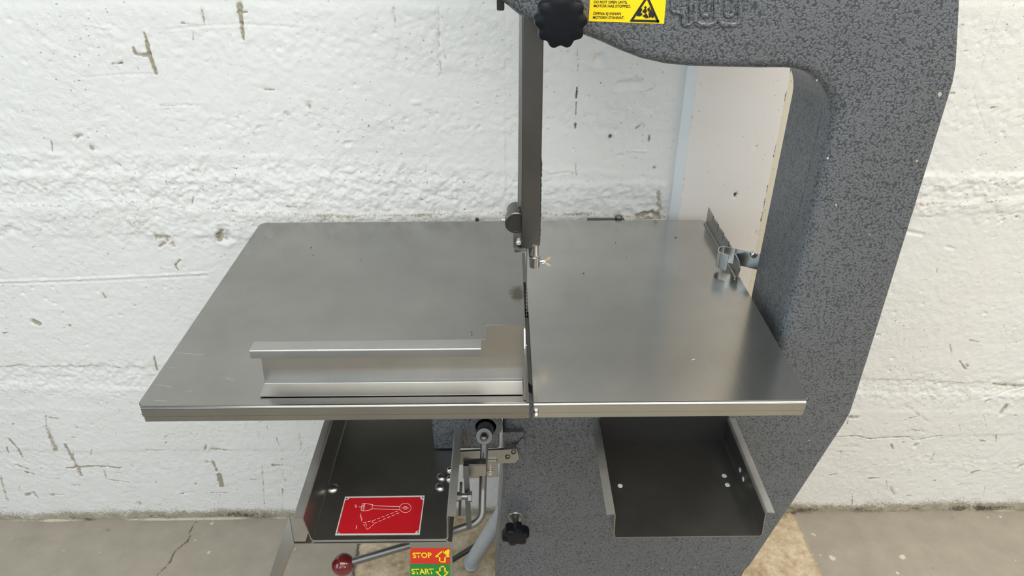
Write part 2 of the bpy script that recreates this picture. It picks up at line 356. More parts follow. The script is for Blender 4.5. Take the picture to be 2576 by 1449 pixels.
def text(name, s, p0, p1, up, caph, mat, parent, off=.0004, bold=.012, smooth=0):
    """flat lettering: baseline from p0 to p1, capital height caph along up"""
    cu = bpy.data.curves.new(name, 'FONT'); cu.body = s; cu.size = 1; cu.offset = bold; cu.extrude = 0; cu.resolution_u = 3
    o = bpy.data.objects.new(name, cu); COL.objects.link(o)
    dg = bpy.context.evaluated_depsgraph_get(); dg.update()
    me = bpy.data.meshes.new_from_object(o.evaluated_get(dg)); bpy.data.objects.remove(o)
    me.name = name; n = len(me.vertices); co = np.empty(n*3); me.vertices.foreach_get('co', co); co = co.reshape(-1, 3)
    x0, x1 = co[:, 0].min(), co[:, 0].max(); capn = .70
    p0 = Vector(p0); p1 = Vector(p1); u = (p1-p0); up = Vector(up).normalized(); nrm = u.normalized().cross(up)
    out = np.outer((co[:, 0]-x0)/(x1-x0), np.array(u))+np.outer(co[:, 1]/capn*caph, np.array(up))+np.array(p0+nrm*off)
    me.vertices.foreach_set('co', out.ravel()); me.update()
    q = bpy.data.objects.new(name, me); COL.objects.link(q); me.materials.append(mat)
    q.parent = parent
    return q

# ------------------------------------------------------------------ height-field surfaces (wall and floor)
def vnoise(x, y, sc, seed):
    rs = np.random.RandomState(seed); g = rs.rand(257, 257)
    u = (x*sc) % 256; v = (y*sc) % 256; i = np.floor(u).astype(int); j = np.floor(v).astype(int); fu = u-i; fv = v-j
    fu = fu*fu*(3-2*fu); fv = fv*fv*(3-2*fv); i2 = i+1; j2 = j+1
    return g[i, j]*(1-fu)*(1-fv)+g[i2, j]*fu*(1-fv)+g[i, j2]*(1-fu)*fv+g[i2, j2]*fu*fv
def fbm(x, y, sc, seed, o=4):
    s = 0; a = 1; t = 0
    for k in range(o): s = s+a*vnoise(x+k*3.1, y+k*1.7, sc*2**k, seed+k); t += a; a *= .55
    return s/t
def grid_mesh(name, us, vs, H, col, fn, mat, kind='structure'):
    nu, nv = len(us), len(vs); P = fn(H).reshape(-1, 3)
    me = bpy.data.meshes.new(name); me.vertices.add(nu*nv); me.vertices.foreach_set('co', P.astype(np.float32).ravel())
    idx = np.arange(nu*nv).reshape(nu, nv)
    q = np.stack([idx[:-1, :-1], idx[1:, :-1], idx[1:, 1:], idx[:-1, 1:]], -1).reshape(-1)
    nf = (nu-1)*(nv-1); me.loops.add(nf*4); me.loops.foreach_set('vertex_index', q.astype(np.int32))
    me.polygons.add(nf); me.polygons.foreach_set('loop_start', np.arange(0, nf*4, 4, dtype=np.int32)); me.polygons.foreach_set('loop_total', np.full(nf, 4, dtype=np.int32))
    me.polygons.foreach_set('use_smooth', np.ones(nf, dtype=bool))
    me.update(calc_edges=True); me.validate()
    a = me.color_attributes.new('dirt', 'FLOAT_COLOR', 'POINT')
    c4 = np.concatenate([col.reshape(-1, 3), np.ones((nu*nv, 1))], 1).astype(np.float32); a.data.foreach_set('color', c4.ravel())
    me.materials.append(mat)
    o = bpy.data.objects.new(name, me); COL.objects.link(o); o['kind'] = kind
    return o
WY = 1.323
def seg_dist(X, Z, a, b):
    ax, az = a; bx, bz = b; dx, dz = bx-ax, bz-az; t = np.clip(((X-ax)*dx+(Z-az)*dz)/(dx*dx+dz*dz+1e-12), 0, 1)
    return np.hypot(X-ax-t*dx, Z-az-t*dz), t
us = np.concatenate([np.linspace(-3, -1.5, 12)[:-1], np.arange(-1.5, 1.5, .0023), np.linspace(1.5, 3.4, 14)])
vs = np.concatenate([[-.02], np.arange(0, 1.33, .0023), np.linspace(1.335, 3.0, 12)])
X, Z = np.meshgrid(us, vs, indexing='ij')
def wp(px, py): p = at(px, py, Y=WY); return (p.x, p.z)
def zc(pts):                       # a level curve across the wall through measured points
    q = sorted(wp(*p) for p in pts); return np.interp(X, [a for a, _ in q], [b for _, b in q])
wob = (fbm(X, Z*0, 9, 31, 4)-.5)*.018+(fbm(X, Z*0+3, 40, 35, 3)-.5)*.008
H = (fbm(X, Z, 4, 1, 4)-.5)*.005            # gentle waviness, + is towards the room
D = np.zeros_like(X); G = np.zeros_like(X)
fine = fbm(X, Z, 110, 5, 3)-.5; med = fbm(X, Z, 38, 9, 4)-.5
Zw = Z+wob
left = 1/(1+np.exp((X-.28)/.03))
def bandmask(ztop, zbot, soft=.008): return 1/(1+np.exp(-(ztop-Zw)/soft))*1/(1+np.exp(-(Zw-zbot)/soft))
rough = .24+.12*fbm(X, Z, 3, 50, 3)
bands = [([(0, 385), (850, 400), (1700, 480), (2576, 430)], [(0, 500), (850, 530), (1700, 548), (2576, 480)], 1.0),
         ([(0, 275), (900, 290), (1700, 240)], [(0, 315), (900, 340), (1700, 330)], .35),
         ([(0, 512), (850, 540), (1700, 550), (2576, 505)], [(0, 585), (850, 600), (2576, 532)], .6),
         ([(0, 915), (700, 915), (2576, 955)], [(0, 985), (700, 985), (2576, 1010)], .65),
         ([(0, 60), (1200, 40), (2576, 60)], [(0, 110), (1200, 200), (2576, 110)], .25),
         ([(0, 1160), (700, 1160), (2576, 1150)], [(0, 1190), (700, 1190), (2576, 1180)], .3)]
for a, b, s in bands: rough += s*bandmask(zc(a), zc(b))*(.45+.9*fbm(X, Z, 7, 52, 3))
H += rough*(med*.0066+fine*.0062)
# ledges left by the form boards (height steps)
def ledge(pts, amp, dirt=0.0, wid=.004, x0=-9, x1=9, fade=.05):
    global H, D
    zz = zc(pts)+(fbm(X, Z*0+amp*999, 22, 71, 4)-.5)*.014; m = 1/(1+np.exp(-(X-x0)/fade))/(1+np.exp((X-x1)/fade))
    H += amp*m/(1+np.exp(-(zz-Z)/.0022))*np.exp(-np.clip(zz-Z, 0, 9)/.09)
    if dirt: D += dirt*m*np.exp(-((Z-zz)/wid)**2)*(.3+1.2*fbm(X, Z, 30, 77, 3))
ledge([(0, 432), (250, 437), (530, 440), (600, 425), (720, 437), (1300, 460), (2576, 440)], .0035, .08)
ledge([(0, 512), (186, 517), (215, 503), (400, 505), (480, 521), (600, 528), (860, 541), (1200, 530), (1660, 545), (2576, 498)], .0045, .38)
ledge([(0, 590), (380, 590), (700, 600), (2576, 532)], -.002, .10)
ledge([(0, 380), (600, 385), (900, 400), (1700, 440)], .002, 0)
ledge([(0, 921), (300, 921), (900, 915), (2576, 968)], -.002, .35, .0025)
ledge([(0, 972), (400, 974), (900, 990), (2576, 990)], .003, .22, .0025)
ledge([(0, 1025), (700, 1030), (2576, 1035)], .0015, .08, .002)
ledge([(0, 1135), (300, 1135), (900, 1130), (2100, 1100), (2576, 1093)], -.0015, .25, .002)
ledge([(0, 10), (1200, 12), (2576, 8)], .002, .1)
for zt, zb, amt in [([(0, 515), (850, 545), (2576, 500)], [(0, 580), (850, 600), (2576, 530)], .34), ([(0, 905), (800, 905), (2576, 960)], [(0, 965), (800, 965), (2576, 985)], .14), ([(0, 1050), (2576, 1120)], [(0, 1290), (2576, 1270)], .10)]:
    D += amt*bandmask(zc(zt), zc(zb), .006)*np.clip((fbm(X, Z, 12, 81, 5)-.42)*4, 0, 1)
# dirt and crumbs where the wall meets the floor
fb = (fbm(X, Z*0, 7, 91, 4)); D += (.35+.9*fb)*np.exp(-((np.clip(Z, 0, 9))/.024)**2)*(.5+1.0*fbm(X, Z, 30, 92, 4)); G += .9*np.clip(fb*2.6-.85, 0, 1)*np.exp(-((Z-.004)/.016)**2)*fbm(X, Z, 40, 96, 3)
D += np.exp(-((Z)/.09)**2)*.22*fbm(X, Z, 20, 93, 4)
G += .35*np.exp(-((Z-.006)/.008)**2)*np.clip(fbm(X, Z*0, 20, 94, 3)*2-.7, 0, 1)
H += .005*np.exp(-(Z/.016)**2)*np.clip(fbm(X, Z, 45, 95, 3)*2-.6, 0, 1.2)
def mark(pts, w0, w1=None, depth=.003, dirt=.5, dark=0.0, rag=.6):
    """gouge or scar along measured points; widths in pixels of the photo"""
    global H, D, G
    q = [wp(*p) for p in pts]; w1 = w0 if w1 is None else w1; k = .00082
    if len(q) == 1: q = q+[(q[0][0]+.0005, q[0][1])]
    n = len(q)-1
    for i in range(n):
        a, b = q[i], q[i+1]; pad = max(w0, w1)*k*3+.006
        I = np.where((us > min(a[0], b[0])-pad) & (us < max(a[0], b[0])+pad))[0]; J = np.where((vs > min(a[1], b[1])-pad) & (vs < max(a[1], b[1])+pad))[0]
        if len(I) == 0 or len(J) == 0: continue
        sl = (slice(I[0], I[-1]+1), slice(J[0], J[-1]+1)); x, z = X[sl], Z[sl]
        d, t = seg_dist(x, z, a, b); wd = (w0+(w1-w0)*(i+t)/n)*k+.0006
        d = d*(1+rag*(fbm(x, z, 60, 123, 3)-.5)*2)
        m = np.exp(-(d/wd)**2)
        H[sl] -= depth*.65*m; H[sl] += depth*.22*np.exp(-((d-wd*1.5)/(wd*.6))**2)
        D[sl] = np.maximum(D[sl], np.minimum(1, 1.5*dirt*m*(.4+1.0*fbm(x, z, 90, 124, 3)))); G[sl] = np.maximum(G[sl], dark*np.exp(-(d/(wd*.7))**2))
for a in [([(363, 83), (376, 135), (393, 186)], 3, 3, .004, .7, .35), ([(336, 120), (341, 135), (378, 139)], 3, 3, .003, .7, .2),
          ([(603, 14), (608, 60), (613, 100)], 7, 1, .006, .75, .25), ([(600, 30), (622, 31)], 3, 3, .003, .6, .2), ([(508, 22), (515, 68)], 4, 1, .003, .35, 0),
          ([(990, 20), (997, 75)], 5, 1, .002, .3, 0), ([(1105, 22), (1104, 120), (1110, 188)], 5, 4, .002, .25, 0),
          ([(278, 68), (310, 200), (350, 360), (372, 430), (395, 520)], 3, 3, -.0022, 0, 0), ([(213, 60), (262, 70), (278, 68)], 2, 2, -.002, 0, 0),
          ([(420, 74), (500, 66), (610, 60), (760, 70)], 2, 2, .0015, .12, 0), ([(200, 195), (300, 188), (393, 186)], 2, 2, .0015, .1, 0),
          ([(565, 592)], 17, 17, .010, .3, 0), ([(557, 580), (548, 590), (552, 603)], 4, 4, .004, .75, 0), ([(395, 592), (425, 600), (402, 620)], 9, 5, .003, .5, .1), ([(432, 612)], 8, 8, .004, .6, .1),
          ([(452, 655), (440, 668), (448, 680)], 3, 2, .003, .5, .1), ([(777, 265)], 8, 8, .004, .5, 0), ([(725, 287)], 5, 5, .003, .5, 0), ([(665, 225), (690, 226)], 3, 1, .002, .4, 0),
          ([(1503, 146)], 11, 11, .007, .12, 0), ([(1562, 212), (1605, 208)], 10, 8, .006, .1, 0), ([(1535, 343)], 3, 3, .008, .9, .8), ([(1452, 110), (1455, 210)], 1, 1, .002, .3, .2),
          ([(1452, 220), (1450, 245)], 2, 2, .003, .6, .75), ([(1449, 258), (1448, 288)], 1, 1, .003, .6, .55), ([(1447, 312), (1448, 322)], 3, 2, .004, .8, .7), ([(1448, 410), (1450, 440)], 1, 1, .002, .4, .3),
          ([(1380, 440), (1434, 432)], 2, 2, .003, .1, 0), ([(1625, 230), (1645, 222)], 1, 1, .003, .3, .1), ([(1632, 355), (1633, 340)], 2, 2, .004, .6, .4), ([(1645, 420)], 3, 3, .003, .6, .3),
          ([(1580, 378), (1625, 380)], 2, 2, -.003, 0, 0), ([(1600, 322), (1615, 310)], 2, 2, .003, .4, .1), ([(1600, 540), (1640, 533), (1658, 545)], 5, 5, .004, .6, .3), ([(1655, 480), (1658, 530)], 8, 12, .001, .35, 0),
          ([(0, 707), (200, 701), (420, 692), (525, 686)], 3, 2, -.003, 0, 0), ([(0, 714), (200, 709), (420, 700), (525, 694)], 2, 2, .002, .12, 0),
          ([(85, 808), (98, 815)], 9, 6, .006, .6, 0), ([(175, 819)], 4, 4, .003, .6, .1), ([(388, 897), (395, 932)], 3, 2, .004, .6, .3), ([(258, 738), (265, 750)], 3, 3, .003, .5, .1),
          ([(118, 1075), (140, 1130)], 7, 9, .003, .42, 0), ([(165, 1118), (185, 1160), (205, 1195)], 5, 7, .003, .5, 0), ([(168, 1178), (240, 1172), (305, 1177)], 3, 2, .003, .6, .25), ([(22, 1104), (45, 1130), (56, 1152)], 6, 3, .003, .5, 0),
          ([(45, 1172), (68, 1180)], 6, 6, .002, .4, 0), ([(62, 1188), (84, 1193)], 3, 3, .003, .6, .3), ([(105, 1180)], 6, 6, .003, .4, 0), ([(65, 1245), (85, 1240), (95, 1252)], 6, 5, .002, .45, .1), ([(0, 1200), (18, 1260)], 5, 4, .002, .35, 0),
          ([(262, 1185), (268, 1205), (325, 1214)], 2, 2, .002, .4, .05), ([(125, 1245), (160, 1245)], 5, 3, .002, .35, 0), ([(195, 1075)], 7, 5, .003, .5, 0), ([(352, 1266)], 10, 10, .001, .38, 0),
          ([(518, 1120), (515, 1132)], 3, 3, .003, .6, .2), ([(535, 1163), (545, 1185)], 6, 4, .003, .45, 0), ([(552, 1195), (558, 1222)], 6, 6, .004, .8, .1), ([(530, 1240), (575, 1240)], 3, 2, .002, .5, .1), ([(520, 1163)], 6, 6, .003, .5, 0),
          ([(535, 1130), (580, 1135)], 7, 4, .002, .35, 0), ([(370, 1133), (420, 1133)], 5, 2, .002, .3, 0), ([(712, 1185), (718, 1215)], 5, 5, .002, .3, 0), ([(660, 1170), (665, 1270)], 4, 3, .001, .3, 0), ([(710, 1155)], 3, 3, .003, .5, .1),
          ([(650, 1085), (655, 1105)], 4, 3, .002, .25, 0), ([(755, 1090), (758, 1130)], 3, 3, .002, .25, 0), ([(435, 1100)], 4, 4, .002, .3, 0), ([(455, 1242), (490, 1238)], 3, 2, .002, .35, 0), ([(310, 1238), (350, 1232)], 1, 1, .001, .3, 0),
          ([(1200, 259)], 3, 3, .003, .3, .3), ([(1040, 258), (1055, 258)], 5, 5, -.003, .1, 0), ([(870, 362), (885, 357)], 5, 2, .004, .1, 0), ([(1085, 290), (1100, 285)], 8, 4, .002, .28, 0), ([(855, 228)], 3, 3, .003, .35, 0),
          ([(928, 316)], 2, 2, .004, .6, .7), ([(635, 385), (640, 395)], 2, 1, .003, .2, 0), ([(710, 390), (712, 380)], 2, 1, .003, .25, 0), ([(1045, 240), (1200, 250)], 1, 1, .001, .1, 0), ([(190, 345), (205, 340)], 6, 4, .003, .35, 0), ([(230, 372)], 7, 7, .003, .45, .05),
          ([(60, 150), (65, 155)], 5, 3, .003, .12, 0), ([(400, 265), (500, 265)], 2, 2, .002, .28, 0), ([(0, 590), (30, 575), (60, 585)], 10, 10, .003, .18, 0),
          ([(2415, 910), (2430, 930)], 2, 3, .004, .5, .2), ([(2435, 922), (2432, 918)], 3, 3, .003, .4, .4), ([(2532, 1020), (2520, 1038)], 5, 7, .004, .4, .15), ([(2140, 1048), (2155, 1049)], 6, 5, .004, .5, 0), ([(2305, 1118), (2302, 1122)], 7, 6, .006, .35, .15),
          ([(2242, 1118), (2246, 1130)], 3, 3, .003, .5, .1), ([(2280, 1020), (2330, 1055)], 7, 5, .001, .25, 0), ([(2350, 1140), (2340, 1165)], 6, 4, .001, .25, 0), ([(2105, 1123), (2158, 1122)], 5, 5, .001, .25, 0), ([(2105, 1137), (2155, 1136)], 3, 3, .001, .28, 0),
          ([(2480, 1000), (2576, 975)], 2, 2, .003, .1, .05), ([(2500, 968), (2530, 972), (2576, 974)], 4, 4, .003, .4, .1), ([(2060, 1099), (2160, 1097), (2185, 1104), (2280, 1098), (2300, 1107), (2370, 1095)], 2, 2, .003, .4, .1),
          ([(2566, 1175), (2576, 1170)], 9, 9, .003, .35, 0), ([(2185, 1203), (2210, 1202)], 4, 3, .002, .45, 0), ([(2240, 1225), (2250, 1245)], 5, 4, .002, .35, 0), ([(2430, 1160), (2460, 1170)], 3, 3, .001, .25, 0), ([(2405, 1157)], 3, 2, .002, .3, 0),
          ([(2475, 150), (2445, 230), (2480, 330)], 1, 1, .002, .25, .1), ([(2520, 0), (2475, 150)], 1, 1, .002, .2, .05), ([(2500, 595)], 4, 4, .003, .35, .1), ([(2300, 465), (2305, 475)], 3, 3, .003, .4, .2), ([(2270, 580), (2320, 590)], 6, 5, .004, .15, 0), ([(2555, 545)], 4, 4, .003, .4, 0), ([(2380, 620), (2400, 626)], 4, 3, .003, .2, 0)]:
    mark(a[0], *a[1:])
rs = np.random.RandomState(23)
for k in range(150):
    px = rs.choice([rs.uniform(0, 760), rs.uniform(2080, 2576)]); py = rs.uniform(1040, 1285) if rs.rand() < .6 else rs.uniform(0, 1040)
    an = rs.uniform(-.3, .3)+(PI/2 if rs.rand() < .35 else 0); ln = rs.uniform(2, 26)
    mark([(px, py), (px+ln*math.cos(an), py+ln*math.sin(an))], rs.uniform(1, 3.5), 1, .001, rs.uniform(.25, .6), rs.choice([0, 0, .2]))
rs = np.random.RandomState(11)
for k in range(2600):                # pores
    if rs.rand() < .62:
        band = [(385, 520), (270, 340), (915, 985), (515, 560), (960, 1010), (700, 800)][rs.randint(6)]; py = rs.uniform(*band)
    else: py = rs.uniform(0, 1285)
    px = rs.uniform(-60, 2640); x, z = wp(px, py); r = rs.choice([.0012, .0016, .0024, .0034], p=[.46, .36, .14, .04])
    i = int(np.searchsorted(us, x)); j = int(np.searchsorted(vs, z)); R = 4
    if i < R+12 or i > len(us)-R-16 or j < R+2 or j > len(vs)-R-14: continue
    sl = (slice(i-R, i+R+1), slice(j-R, j+R+1)); d = np.hypot(X[sl]-x, (Z[sl]-z)*1.1); m = np.exp(-(d/(r+.0004))**2)
    H[sl] -= r*1.1*m; G[sl] = np.maximum(G[sl], m*rs.choice([.05, .25, .6], p=[.6, .28, .12])*.8)
H *= np.clip((1.5-np.abs(X))/.05, 0, 1)*np.clip((1.33-Z)/.05, 0, 1)
# fill of the pillar recess kept flat behind it
pm = 1/(1+np.exp(-(X-.33)/.004))/(1+np.exp((X-.53)/.004)); H = H*(1-pm)
col = np.stack([np.clip(D, 0, 1), np.clip(G, 0, 1), np.zeros_like(D)], -1)
wall = grid_mesh('wall_back', us, vs, H, col, lambda h: np.stack([X, WY-h, Z], -1), M_WALL)

# floor
fu = np.concatenate([np.linspace(-3, -1.5, 8)[:-1], np.arange(-1.5, 1.6, .005), np.linspace(1.6, 3.4, 8)])
fv = np.concatenate([np.linspace(-3.2, .85, 14)[:-1], np.arange(.85, 1.36, .004)])
X, Yy = np.meshgrid(fu, fv, indexing='ij')
H = (fbm(X, Yy, 6, 201, 4)-.5)*.004+(fbm(X, Yy, 60, 203, 3)-.5)*.0012
e0 = -.383+(fbm(Yy, X*0, 30, 205, 3)-.5)*.012; e1 = .772+(fbm(Yy, X*0, 14, 206, 3)-.5)*.010
slab = 1/(1+np.exp(-(X-e0)/.0015))/(1+np.exp((X-e1)/.0015))/(1+np.exp(-(Yy-.93)/.004))
H -= .0035*slab
G = (.75*np.exp(-((X-e0)/.005)**2)+.3*np.exp(-((X-e1)/.004)**2))*(Yy > .93)
R_ = np.zeros_like(X)
def fmark(pts, wd, dark):
    global G, H
    q = [at(*p, Z=0) for p in pts]
    for a, b in zip(q, q[1:]):
        d, t = seg_dist(X+(fbm(X, Yy, 40, 209, 3)-.5)*.012, Yy, (a.x, a.y), (b.x, b.y)); m = np.exp(-(d/wd)**2); G = np.maximum(G, dark*m); H = H-.003*m
fmark([(385, 1460), (430, 1410), (442, 1385), (470, 1362), (482, 1325), (493, 1312)], .0028, .7)
rs = np.random.RandomState(5)
for k in range(150):
    x = rs.uniform(-1.4, 1.5); y = rs.uniform(.9, 1.31); r = rs.choice([.002, .004, .007], p=[.6, .3, .1])
    d = np.hypot(X-x, Yy-y)*(1+.6*(fbm(X, Yy, 90, 7, 2)-.5)); m = np.clip(1.6-d/r, 0, 1)
    if rs.rand() < .7: R_ = np.maximum(R_, m*.75)
    else: G = np.maximum(G, m*.4)
G += .45*np.exp(-((Yy-WY)/.014)**2)*fbm(X, Yy, 25, 210, 3)*1.6
R_ = np.maximum(R_, np.clip(fbm(X, X*0, 9, 220, 3)*3-1.2, 0, 1)*np.exp(-((Yy-1.316)/.005)**2)*.9)
col = np.stack([R_, np.clip(G, 0, 1), slab], -1)
floor = grid_mesh('floor', fu, fv, H, col, lambda h: np.stack([X, Yy, h], -1), M_FLOOR)

# rest of the room (behind the camera, seen only in reflections)
def wallbox(name, *a, mat=M_ROOM):
    o = obj(name, box(B(), *a), mat, smooth=0, kind='structure'); return o
wallbox('wall_left', -3.1, -3.0, -3.2, 1.42, -.1, 3.0)
wallbox('wall_right', 3.4, 3.5, -3.2, 1.42, -.1, 3.0)
wallbox('wall_front', -3.1, 3.5, -3.3, -3.2, -.1, 3.0)
wallbox('ceiling', -3.1, 3.5, -3.3, 1.42, 3.0, 3.1, mat=M_CEIL)

# plaster pilaster standing 2 cm proud of the wall, with chamfered edges
px0, px1, pf = .352, .522, 1.303
pr = B(); u = np.linspace(px0, px1, 70); v = np.linspace(0, 3.0, 700)
Xp, Zp = np.meshgrid(u, v, indexing='ij')
Hp = (fbm(Xp, Zp, 6, 301, 3)-.5)*.0025; Dp = np.zeros_like(Xp); Gp = np.zeros_like(Xp)
hx = at(1850, 490, Y=pf)
for (hx_, hz_, rr, gg) in [(hx.x, hx.z, .0035, 1.0), (at(1903, 368, Y=pf).x, at(1903, 368, Y=pf).z, .002, .5), (at(1880, 190, Y=pf).x, at(1880, 190, Y=pf).z, .002, .4), (at(1900, 585, Y=pf).x, at(1900, 585, Y=pf).z, .0018, .5)]:
    d = np.hypot(Xp-hx_, Zp-hz_); m = np.exp(-(d/rr)**4); Hp -= .006*m*gg; Gp = np.maximum(Gp, gg*m)
edge = np.exp(-((Xp-px1)/.0022)**2)*np.clip(fbm(Zp, Xp*0, 60, 305, 3)*3-1.2, 0, 1); Gp = np.maximum(Gp, edge*.7)
edge = np.exp(-((Xp-px0)/.0022)**2)*np.clip(fbm(Zp, Xp*0, 60, 306, 3)*3-1.3, 0, 1); Gp = np.maximum(Gp, edge*.4)
pil = grid_mesh('trim_1', u, v, Hp, np.stack([Dp, Gp, Dp], -1), lambda h: np.stack([Xp, pf-h, Zp], -1), M_PILLAR)
pb = B(); prism_z(pb, [(px0-.018, WY+.004), (px0, pf), (px0, pf+.012), (px0-.002, WY+.01)], 0, 3.0)
obj('trim_2', pb, M_STRIP, smooth=0, kind='structure')
# right chamfer: rough cream plaster
u2 = np.linspace(0, 1, 16); v2 = np.arange(0, 3.0, .004); A_, B_ = np.meshgrid(u2, v2, indexing='ij')
Hh = (fbm(A_*.05, B_, 60, 311, 4)-.5)*.005*A_; Dd = np.clip((fbm(A_*.06, B_, 26, 313, 4)-.5)*4, 0, 1)*np.clip(A_*2-.3, 0, 1)*.9
grid_mesh('trim_3', u2, v2, Hh, np.stack([Dd, Dd*0, Dd*0], -1), lambda h: np.stack([px1+A_*.045, pf+.006*A_+A_**3*.016-h, B_], -1), M_CREAM)

# ================================================================== THE SAW
SAW = thing('meat_bandsaw', 'large grey hammertone meat bandsaw with stainless steel tables standing against the white wall', 'bandsaw', (.25, .96, 0))
YB = .865

def shell(outline, y0, y1, rad, seg=5):
    """casting: outline (x,z,r) extruded from y0 to y1 with a rolled front edge of radius r"""
    bm = B(); n = len(outline); P = [Vector((p[0], p[1])) for p in outline]
    nr = []
    area2 = sum(P[i].x*P[(i+1) % n].y-P[(i+1) % n].x*P[i].y for i in range(n)); sg = 1 if area2 > 0 else -1
    for i in range(n):
        d1 = (P[i]-P[i-1]).normalized(); d2 = (P[(i+1) % n]-P[i]).normalized()
        n1 = Vector((-d1.y, d1.x))*sg; n2 = Vector((-d2.y, d2.x))*sg; m = (n1+n2)
        m = m/max(m.length_squared/2, .5) if m.length > 1e-6 else n1
        nr.append(m)
    rings = []
    rings.append([bm.verts.new((P[i].x, y1, P[i].y)) for i in range(n)])
    for k in range(seg+1):
        a = PI/2*k/seg; ring = []
        for i in range(n):
            r = outline[i][2] if len(outline[i]) > 2 else rad
            ins = r*(1-math.cos(a)); yy = y0+r*(1-math.sin(a)); q = P[i]+nr[i]*ins
            ring.append(bm.verts.new((q.x, yy, q.y)))
        rings.append(ring)
    for A, Bq in zip(rings, rings[1:]):
        for i in range(n): bm.faces.new((A[i], A[(i+1) % n], Bq[(i+1) % n], Bq[i]))
    bm.faces.new(rings[-1]); bm.faces.new(rings[0][::-1])
    return bm

def arc(cx, cz, r, a0, a1, n=10):
    return [(cx+r*math.cos(math.radians(a0+(a1-a0)*i/n)), cz+r*math.sin(math.radians(a0+(a1-a0)*i/n))) for i in range(n+1)]
R1 = .014
def body_outline(ins=0.0, r_in=R1, r_out=.005):
    o = []
    xi = .413+ins; lx = -.006
    o += [(lx-.022, .06, .009), (lx-.020, .30, .009), (lx-.002, .60, .009), (lx, .80, .009), (lx+.012, .845, .009)]  # left side of base going up
    o += [(.10, .852, .008), (.30, .852, .008), (.405, .852, .008), (xi-.002, .858, r_in*.8), (xi, .872, r_in)]
    o += [(xi, .95, r_in), (xi, 1.06, r_in), (xi, 1.15, r_in)]
    o += [(x, z, r_in) for x, z in arc(xi-.072, 1.215+ins, .072, 0, 90, 12)]                      # throat corner
    o += [(.31, 1.287+ins, r_in), (.27, 1.288+ins, r_in), (.225, 1.2895+ins, r_in), (.195, 1.2925+ins, r_in), (.165, 1.299+ins, r_in), (.138, 1.309+ins, r_in), (.115, 1.319+ins, r_in), (.09, 1.328+ins, r_in), (.065, 1.334+ins, r_in), (.04, 1.3395+ins, r_in), (.018, 1.349+ins, r_in), (-.004, 1.366+ins, r_in)]
    o += [(-.020+ins, 1.395, r_in), (-.029+ins, 1.43, r_in), (-.031+ins, 1.50, r_in), (-.02+ins, 1.58, r_in), (.02, 1.66, r_in), (.09, 1.72, r_in), (.25, 1.745, r_in), (.42, 1.735, r_in)]
    o += [(.49, 1.69, r_out), (.521, 1.60, r_out), (.525, 1.48, r_out), (.5265, 1.37, r_out), (.5475, 1.292, r_out), (.5505, 1.27, r_out), (.552, 1.1, r_out), (.553, .90, r_out), (.553, .745, r_out), (.549, .722, r_out), (.500, .535, r_out), (.455, .372, r_out), (.447, .355, r_out), (.444, .33, r_out), (.444, .06, r_out)]
    return o[::-1]
front = obj('front_cover', shell(body_outline(), YB, .9015, .01), M_HAM, SAW)
rear = obj('frame', shell([(x, z, .002) for x, z, r in body_outline(.0015)], .9052, 1.012, .002, 1), M_HAM, SAW)
sb = B()
o_ = body_outline(.004)
prism_y(sb, [(x, z) for x, z, r in o_], .9017, .9050)
obj('seam_gasket', sb, M_BLACKF, SAW)
for x in (.02, .40):
    for y in (.90, .98): obj('foot', cyl(B(), (x, y, 0.0), (x, y, .06), .022, .016), M_BLACKF, SAW)
# small drips and chips of pale paint on the cover
cb = B()
for px, py, r in [(2364, 237, .0028), (2306, 405, .0016), (2082, 398, .0020), (2103, 515, .0016), (2055, 202, .0012), (2035, 1108, .0012), (1664, 1429, .0015), (1748, 1427, .0012), (2187, 590, .001), (1560, 1300, .0009)]:
    c = at(px, py, Y=YB); n = 10; decal(cb, [(c.x+r*math.cos(2*PI*k/n)*random.uniform(.7, 1.1), YB, c.z+r*math.sin(2*PI*k/n)*random.uniform(.8, 1.2)) for k in range(n)][::-1], (0, -1, 0), .0004, -.0001)
obj('paint_chip', cb, simple('chipped_primer', (.42, .40, .36, 1), .6), front, label='pale chips in the grey paint', kind='stuff')
# worn pale line along the inner column edge: tiny chips
# embossed 400
eb = B(); yE = YB
def raised(bm, pts, r, closed=False):
    pts = [Vector(p) for p in pts]
    if closed: pts = pts+[pts[0], pts[1]]
    tube(bm, pts, r, 10)
c0 = at(1690, 62, Y=yE)
def E(px, py): return at(px, py, Y=yE+.0006)
def rr(px0, px1, py0, py1, rad):
    q = rpoly([(px0, py0), (px1, py0), (px1, py1), (px0, py1)], rad, 4); return [E(*p) for p in q]
for (a, b) in [(1748, 1801), (1808, 1861)]:
    raised(eb, rr(a, b, -78, 62, 17), .0034, True); raised(eb, rr(a+17, b-17, -58, 40, 8), .0030, True)
raised(eb, [E(*p) for p in [(1733, -75), (1738, -60), (1738, 56), (1733, 62), (1722, 62), (1718, 56), (1718, 32), (1694, 30), (1690, 24), (1690, 14), (1712, -72), (1733, -75)]], .0034)
raised(eb, [E(*p) for p in [(1716, 14), (1706, 12), (1716, -30), (1716, 14)]], .0017)
ebo = obj('embossed_number', eb, M_HAM, front, label='raised number 400 cast into the grey arm')

